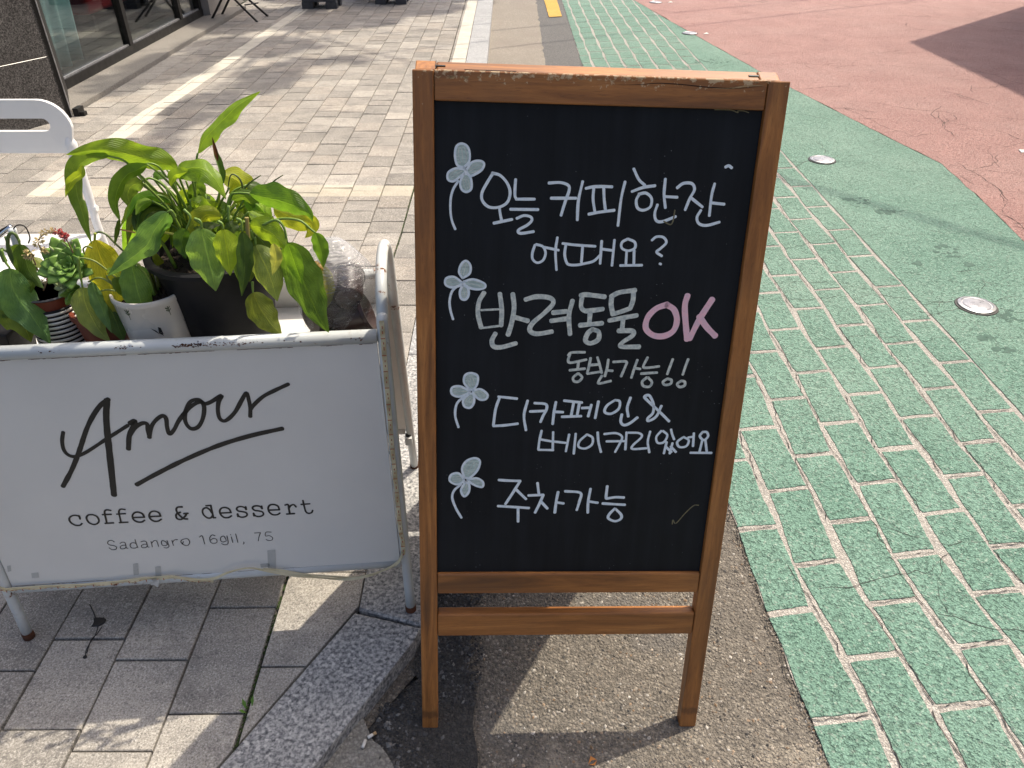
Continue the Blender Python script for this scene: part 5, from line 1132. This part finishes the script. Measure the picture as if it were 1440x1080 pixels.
for (x, y, a) in ((505, 315, -1), (540, 295, 1), (565, 330, 1), (410, 345, -1), (380, 375, -1), (470, 595, 1), (455, 570, -1), (500, 610, 1), (440, 610, -1)):
    c = aty(x/5.4, 290+y/5.4, 1.26); b = MB(); d = Vector((.35*a, 0, .94)).normalized(); b.lathe([(.0004, 0), (.0022, .003), (.0025, .006), (.0003, .012)], (0, 0, 0), 8)
    b.v = [tuple(c+d*p[2]+Vector((p[0], p[1], 0))) for p in b.v]; bo(b, 'bud_leaf', M['succ_pale'], sp_t, smooth=True)

# ---------------------------------------------------------------- bag of nursery pots in clear film
bc = aty(476, 402, 1.30)
bag = empty('plastic_bag', (bc.x, bc.y, ZS), 'clear plastic bag full of dark brown nursery pots at the right end of the shelf', 'bag')
b = MB(); K, N = 26, 48; HB = .245; vs_ = []
for k in range(K+1):
    t = k/K; z = t*HB; pr = (.036+.036*math.sin(min(1, t*1.9)*math.pi/2)) if t < .62 else .073*math.cos((t-.62)/.38*math.pi/2*.93)**.7
    for i in range(N):
        a = 2*math.pi*i/N; d = Vector((math.cos(a), math.sin(a))); nz = noise.noise((d.x*2.2, d.y*2.2, t*5))*.006+noise.noise((d.x*7, d.y*7, t*16+3))*.004+abs(noise.noise((d.x*14+t*5, d.y*14, t*9)))*.0035
        r = max(.004, pr+nz); vs_.append((d.x*r*1.02-.006+.010*(t-.5), d.y*r*.86, z))
b.add(vs_, [(k*N+i, k*N+(i+1) % N, (k+1)*N+(i+1) % N, (k+1)*N+i) for k in range(K) for i in range(N)]+[tuple(range(N-1, -1, -1)), tuple(K*N+i for i in range(N))])
film = b.build('film', M['film'], bag, smooth=True)
# gathered knot of film hanging over the rail
c = aty(482, 474, 1.225)-Vector((bag.location)); b = MB(); K, N = 8, 22; vs_ = []
for k in range(K+1):
    t = k/K
    for i in range(N):
        a = 2*math.pi*i/N; r = (.004+.011*t)*(1+.4*math.sin(a*5+t*4)); vs_.append((c.x+math.cos(a)*r*1.3, c.y+.035*(1-t)+math.sin(a)*r*.6, c.z+.012-.028*t+.003*math.sin(a*3)))
b.add(vs_, [(k*N+i, k*N+(i+1) % N, (k+1)*N+(i+1) % N, (k+1)*N+i) for k in range(K) for i in range(N)]); b.build('film_knot', M['film'], bag, smooth=True)
for i, (dx, dy, z, rx, ry, R) in enumerate(((.024, -.020, .042, 1.35, .35, .036), (-.026, -.022, .046, 1.5, -.5, .036), (.026, -.024, .098, 1.2, .2, .038), (-.026, -.024, .106, 1.5, -.2, .038), (.020, -.012, .156, 1.3, .5, .034), (-.020, -.010, .160, 1.2, -.3, .034), (.0, .026, .085, 1.3, .2, .048))):
    t = empty('nursery_pot', (0, 0, 0)); bpy.data.objects.remove(t)
    b = MB(); b.lathe([(R*.70, -.034), (R*.76, -.032), (R*.93, .022), (R, .024), (R, .031), (R*.93, .031), (R*.88, .0305), (.001, .012)], n=28); o = b.build('nursery_pot', M['bag_pot'], None, angle=40)
    o.location = bag.location+Vector((dx, dy, z)); o.rotation_euler = (rx, ry, i*.8)
    tag(o, 'dark brown nursery pot in the clear bag, '+('lowest on the right', 'lowest on the left', 'in the middle on the right', 'in the middle on the left', 'uppermost on the right', 'uppermost on the left', 'at the back behind the others')[i], 'pot', 'nursery pots packed in the clear bag')

# chromed bar on a grey post at the left edge, and a thin curved wire
mp = empty('metal_stand', tuple(aty(12, 395, 1.36)), 'grey metal post with a chromed bar behind the leftmost pot', 'stand')
def mtube(pts, y, r, m, name): b = MB(); b.tube(catmull([aty(px, py, y) for px, py in pts], 5), r, 10); return bo(b, name, m, mp, smooth=True)
mtube([(-14, 343), (-6, 336), (16, 318.5)], 1.38, .0048, M['chrome'], 'chrome_bar'); mtube([(-14, 334), (15, 317)], 1.385, .003, M['dark_frame'], 'dark_edge'); mtube([(17, 322), (24, 345), (40, 400), (48, 440)], 1.37, .0075, M['white_steel'], 'post'); mtube([(17, 326), (22, 318), (30, 316.5), (37, 321), (42, 334), (40, 342)], 1.37, .0013, M['dark_frame'], 'wire')

# ================================================================ white folding chair behind the sign
ch = empty('chair', (-1.50, 2.25, KZ), 'white chair with a slotted backrest behind the sign stand', 'chair')
CY = 2.3
tl, tr_ = aty(-260, 150, CY), aty(99, 168, CY)
zt = aty(50, 139, CY).z; xr = aty(106, 190, CY).x; zb = aty(60, 214, CY).z; xl = xr-.46; zs1, zs0 = aty(40, 165, CY).z, aty(40, 183, CY).z; xs = aty(73, 175, CY).x
def cb(b, name, m=M['chair_white'], **k): return bo(b, name, m, ch, **k)
# back panel with a rounded outline and an open slot
bmx = bmesh.new(); out = []
def arc(cx, cz, r, a0, a1, n=8): return [(cx+r*math.cos(a0+(a1-a0)*i/n), cz+r*math.sin(a0+(a1-a0)*i/n)) for i in range(n+1)]
rr = .08; ol = arc(xr-rr, zt-rr, rr, 0, math.pi/2)+arc(xl+rr, zt-rr, rr, math.pi/2, math.pi)+arc(xl+.012, zb+.012, .012, math.pi, 1.5*math.pi)+arc(xr-.03, zb+.012, .012, 1.5*math.pi, 2*math.pi)
hr = (zs1-zs0)/2; zm = (zs0+zs1)/2; hl = arc(xs-hr, zm, hr, -math.pi/2, math.pi/2)+arc(xl+(xr-xs)+hr, zm, hr, math.pi/2, 1.5*math.pi)
vo = [bmx.verts.new((x, CY-.012*math.sin(math.pi*(x-xl)/(xr-xl)), z)) for x, z in ol]; vh = [bmx.verts.new((x, CY-.012*math.sin(math.pi*(x-xl)/(xr-xl)), z)) for x, z in hl]
eo = [bmx.edges.new((vo[i], vo[(i+1) % len(vo)])) for i in range(len(vo))]; eh = [bmx.edges.new((vh[i], vh[(i+1) % len(vh)])) for i in range(len(vh))]
bmesh.ops.triangle_fill(bmx, use_beauty=True, edges=eo+eh); bmesh.ops.recalc_face_normals(bmx, faces=bmx.faces)
me = bpy.data.meshes.new('backrest'); bmx.to_mesh(me); bmx.free()
for v in me.vertices: v.co -= ch.location
o = link('backrest', me, M['chair_white'], ch); sd = o.modifiers.new('s', 'SOLIDIFY'); sd.thickness = .014; sd.offset = 0; bevel(o, .005, 3)
for x, sg in ((xr-.019, 1), (xl+.019, -1)):
    b = MB(); P = catmull([(x-.004*sg, CY, zt-.10), (x-.002*sg, CY, zb), (x+.002*sg, CY-.004, .62), (x+.004*sg, CY-.01, .50), (x+.008*sg, CY+.02, .25), (x+.02*sg, CY+.07, KZ)], 6); b.tube(P, .0125, 12, rs=[(.007+.010*min(1, i/4))-.005*min(1, max(0, i-4)/10) for i in range(len(P))]); cb(b, 'rear_leg', smooth=True)
    b = MB(); b.tube(catmull([(x, CY-.02, .50), (x-.012*sg, CY-.33, .46), (x-.012*sg, CY-.38, .40), (x, CY-.42, KZ)], 6), .0115, 12); cb(b, 'front_leg', smooth=True)
    b = MB(); b.tube([(x-.016, CY-.006, .585), (x+.018, CY-.006, .585)], .010, 12); cb(b, 'hinge_knob')
b = MB(); zz = .505; ol = arc(xr-.045, CY-.045, .03, 0, math.pi/2)+arc(xl+.045, CY-.045, .03, math.pi/2, math.pi)+arc(xl+.055, CY-.39, .05, math.pi, 1.5*math.pi)+arc(xr-.055, CY-.39, .05, 1.5*math.pi, 2*math.pi)
b.prism(ol, zz-.02, zz, .005); cb(b, 'seat', angle=40)

# ================================================================ small things on the ground
for i, (px, py, lab) in enumerate(((1373, 430, 'round silver road stud in the green surface, nearest the camera'), (1156, 225, 'round silver road stud in the green surface, second from the front'), (970, 47, 'round silver road stud on the edge of the red road, third from the front'), (922, 3.5, 'round silver road stud at the top edge of the picture, furthest away'))):
    p = atz(px, py, .008); t = empty('road_stud', tuple(p), lab, 'road stud', 'round road studs'); r = .070
    b = MB(); b.lathe([(r*1.14, -.001), (r*1.12, .0012), (r*.99, .0016)], n=36); b.build('rubber_ring', M['ink'], t)
    b = MB(); b.lathe([(r, 0), (r*.99, .006), (r*.84, .0095), (r*.80, .0075)], n=36); b.build('rim', M['stud_metal'], t, angle=30)
    b = MB(); b.lathe([(r*.80, .006), (r*.7, .0095), (r*.3, .0115), (.0005, .0118)], n=36); b.build('lens', M['stud_lens'], t, smooth=True)
b = MB(); c = atz(1437, 213, .009); b.prism([(c.x-.02, c.y-.03), (c.x+.015, c.y-.02), (c.x+.025, c.y+.02), (c.x-.005, c.y+.03)], .009, .014, .002); tag(b.build('litter', M['butt']), 'small white scrap of litter on the red road at the right edge', 'litter')
for k, (px, py) in enumerate(((992, 47), (942, 3))):
    b = MB(); c = atz(px, py, .009); b.prism([(c.x-.03, c.y-.04), (c.x+.03, c.y-.03), (c.x+.02, c.y+.04)], .009, .013, .002); tag(b.build('litter', M['butt']), ['white paint chip beside the third road stud', 'white paint chip beside the furthest road stud'][k], 'litter')
# cigarette ends, orange leaf, tar blob with a twig, sprout
def butt(p, a, L, lab, two):
    t = empty('cigarette_end', tuple(p), lab, 'cigarette end'); d = Vector((math.cos(a), math.sin(a), .05)); b = MB(); b.tube([d*(-L/2), d*0, d*(L/2)], .0033, 10); b.build('paper', M['butt'], t, smooth=True)
    if two: b = MB(); b.tube([d*(L/2+.0002), d*(L/2+.007)], .0034, 10); b.build('filter', M['tan'], t, smooth=True)
butt(atz(512, 1046, .0455)+Vector((0, 0, .0)), 1.35, .016, 'white cigarette end lying on the pale concrete smear', False); butt(atz(521, 1035, .0455), .6, .011, 'crumpled tan tipped cigarette end above the white one', True)
b = MB(); c = atz(833, 1072, .006); b.add([(c.x-.009, c.y-.006, .008), (c.x+.004, c.y-.009, .011), (c.x+.010, c.y+.004, .008), (c.x-.003, c.y+.009, .013), (c.x, c.y, .006)], [(0, 1, 4), (1, 2, 4), (2, 3, 4), (3, 0, 4)])
M['orange'] = simple('orange_leaf', (.55, .22, .05), .7, var=.2); tag(b.build('dry_leaf', M['orange']), 'small orange dry leaf on the sunlit asphalt below the board', 'leaf')
tb = empty('black_string', tuple(atz(138, 876, KZ)), 'black frayed string with a crushed blob on the shaded pavers', 'string')
b = MB()
ring = [(.013*math.cos(a)*(1+.35*math.sin(a*3+1)), .017*math.sin(a)*(1+.3*math.cos(a*2))) for a in [k*math.pi/9 for k in range(18)]]; b.prism(ring, -.001, .005, .0015); b.build('blob', M['tar'], tb)
for nm, s in (('strand', [(126, 850), (131, 860), (134, 868), (137, 876)]), ('strand', [(138, 880), (134, 893), (126, 905), (121, 915), (120, 923)]), ('strand', [(143, 882), (136, 892), (128, 900), (122, 918)]), ('strand', [(140, 868), (144, 872), (146, 868)])):
    b = MB(); P = catmull([atz(x, y, KZ+.0022)-tb.location for x, y in s], 6); b.tube(P, .0011, 6); b.build(nm, M['tar'], tb, smooth=True)
b = MB(); c = atz(119.5, 924, KZ)-tb.location; b.prism([(c.x+.004*math.cos(a), c.y+.004*math.sin(a)) for a in [k*math.pi/4 for k in range(8)]], -.001, .003, .001); b.build('blob', M['tar'], tb)
spr = empty('weed', tuple(atz(350, 1000, KZ-.005)), 'tiny green weed sprouting from the mossy paver joint', 'weed')
for (dx, dy, h_, a) in ((-.006, .004, .022, 2.2), (.004, .008, .026, 1.2), (.002, -.012, .018, -1.2), (-.004, -.004, .015, 3.4)):
    b = MB(); d = Vector((math.cos(a), math.sin(a), 0)); s_ = Vector((-d.y, d.x, 0)); p = Vector((dx, dy, 0)); b.add([p, p+d*.006+s_*.004+Vector((0, 0, h_*.6)), p+d*.013+Vector((0, 0, h_)), p+d*.006-s_*.004+Vector((0, 0, h_*.6))], [(0, 1, 2, 3)]); o = b.build('leaf', M['stem'], spr); o.color = (.12, .25, .04, 1)
# loose stones and grit (too many to count)
def stones(name, region, n, r0, r1, m, zf, seed):
    rn = random.Random(seed); b = MB(); base = [(1, 0, 0), (-1, 0, 0), (0, 1, 0), (0, -1, 0), (0, 0, 1), (0, 0, -1)]; fs = [(0, 2, 4), (2, 1, 4), (1, 3, 4), (3, 0, 4), (2, 0, 5), (1, 2, 5), (3, 1, 5), (0, 3, 5)]
    for i in range(n):
        x, y = region(rn)
        if x is None: continue
        r = r0+(r1-r0)*rn.random()**2.5; a = rn.uniform(0, 6.28); ca, sa = math.cos(a), math.sin(a); sx, sy, sz = r*rn.uniform(.8, 1.4), r*rn.uniform(.6, 1), r*rn.uniform(.4, .8); z = zf(x, y)+sz*.25; vs_ = []
        for px, py, pz in base:
            j = rn.uniform(.8, 1.2); u, v = px*sx*j, py*sy*j; vs_.append((x+u*ca-v*sa, y+u*sa+v*ca, z+pz*sz*j))
        b.cur = (rn.random(), rn.random(), 0); b.add(vs_, fs)
    return tag(b.build(name, m), kind='stuff')
g = G('grit'); at = g.n('Attribute', attribute_name='tone'); s_ = g.n('SeparateColor', {0: at.outputs['Color']}); c = g.ramp(s_.outputs[0], [(0, (.05, .05, .05)), (.4, (.20, .18, .155)), (.8, (.36, .32, .27)), (1, (.58, .55, .50))]); g.set(Base_Color=g.mix(g.mr(s_.outputs[1], .8, 1, 0, .6), c, (.40, .24, .12)), Roughness=.85); M['grit'] = g.m
g = G('shade_black_grit'); at = g.n('Attribute', attribute_name='tone'); s_ = g.n('SeparateColor', {0: at.outputs['Color']}); c = g.ramp(s_.outputs[0], [(0, (.02, .02, .022)), (.7, (.07, .07, .072)), (.9, (.14, .14, .14)), (1, (.24, .235, .22))]); g.set(Base_Color=c, Roughness=.75); M['bgrit'] = g.m
def reg_a(rn):
    y = .6+1.7*rn.random()**1.3; x = rn.uniform(-.16, left_edge(y)+.004); return x, y
stones('loose_grit', reg_a, 12000, .0012, .0046, M['grit'], road_z, 1)
def reg_b(rn):
    y = rn.uniform(.66, 1.9); x = (-.30 if y < .95 else -.17)+abs(rn.gauss(0, .065)); x = min(x, -.06-.04*rn.random()); return (x, y) if not (y < .95 and x < -.27) else (None, None)
stones('shade_black_lumps', reg_b, 6000, .002, .0065, M['bgrit'], lambda x, y: road_z(x, y)+.008, 2)  # lumps take the patch's black, kerb shade included in the colour
def reg_c(rn):
    y = .7+1.4*rn.random(); return left_edge(y)+rn.gauss(-.004, .006), y
stones('edge_grit', reg_c, 1500, .001, .0032, M['grit'], lambda x, y: .003, 3)
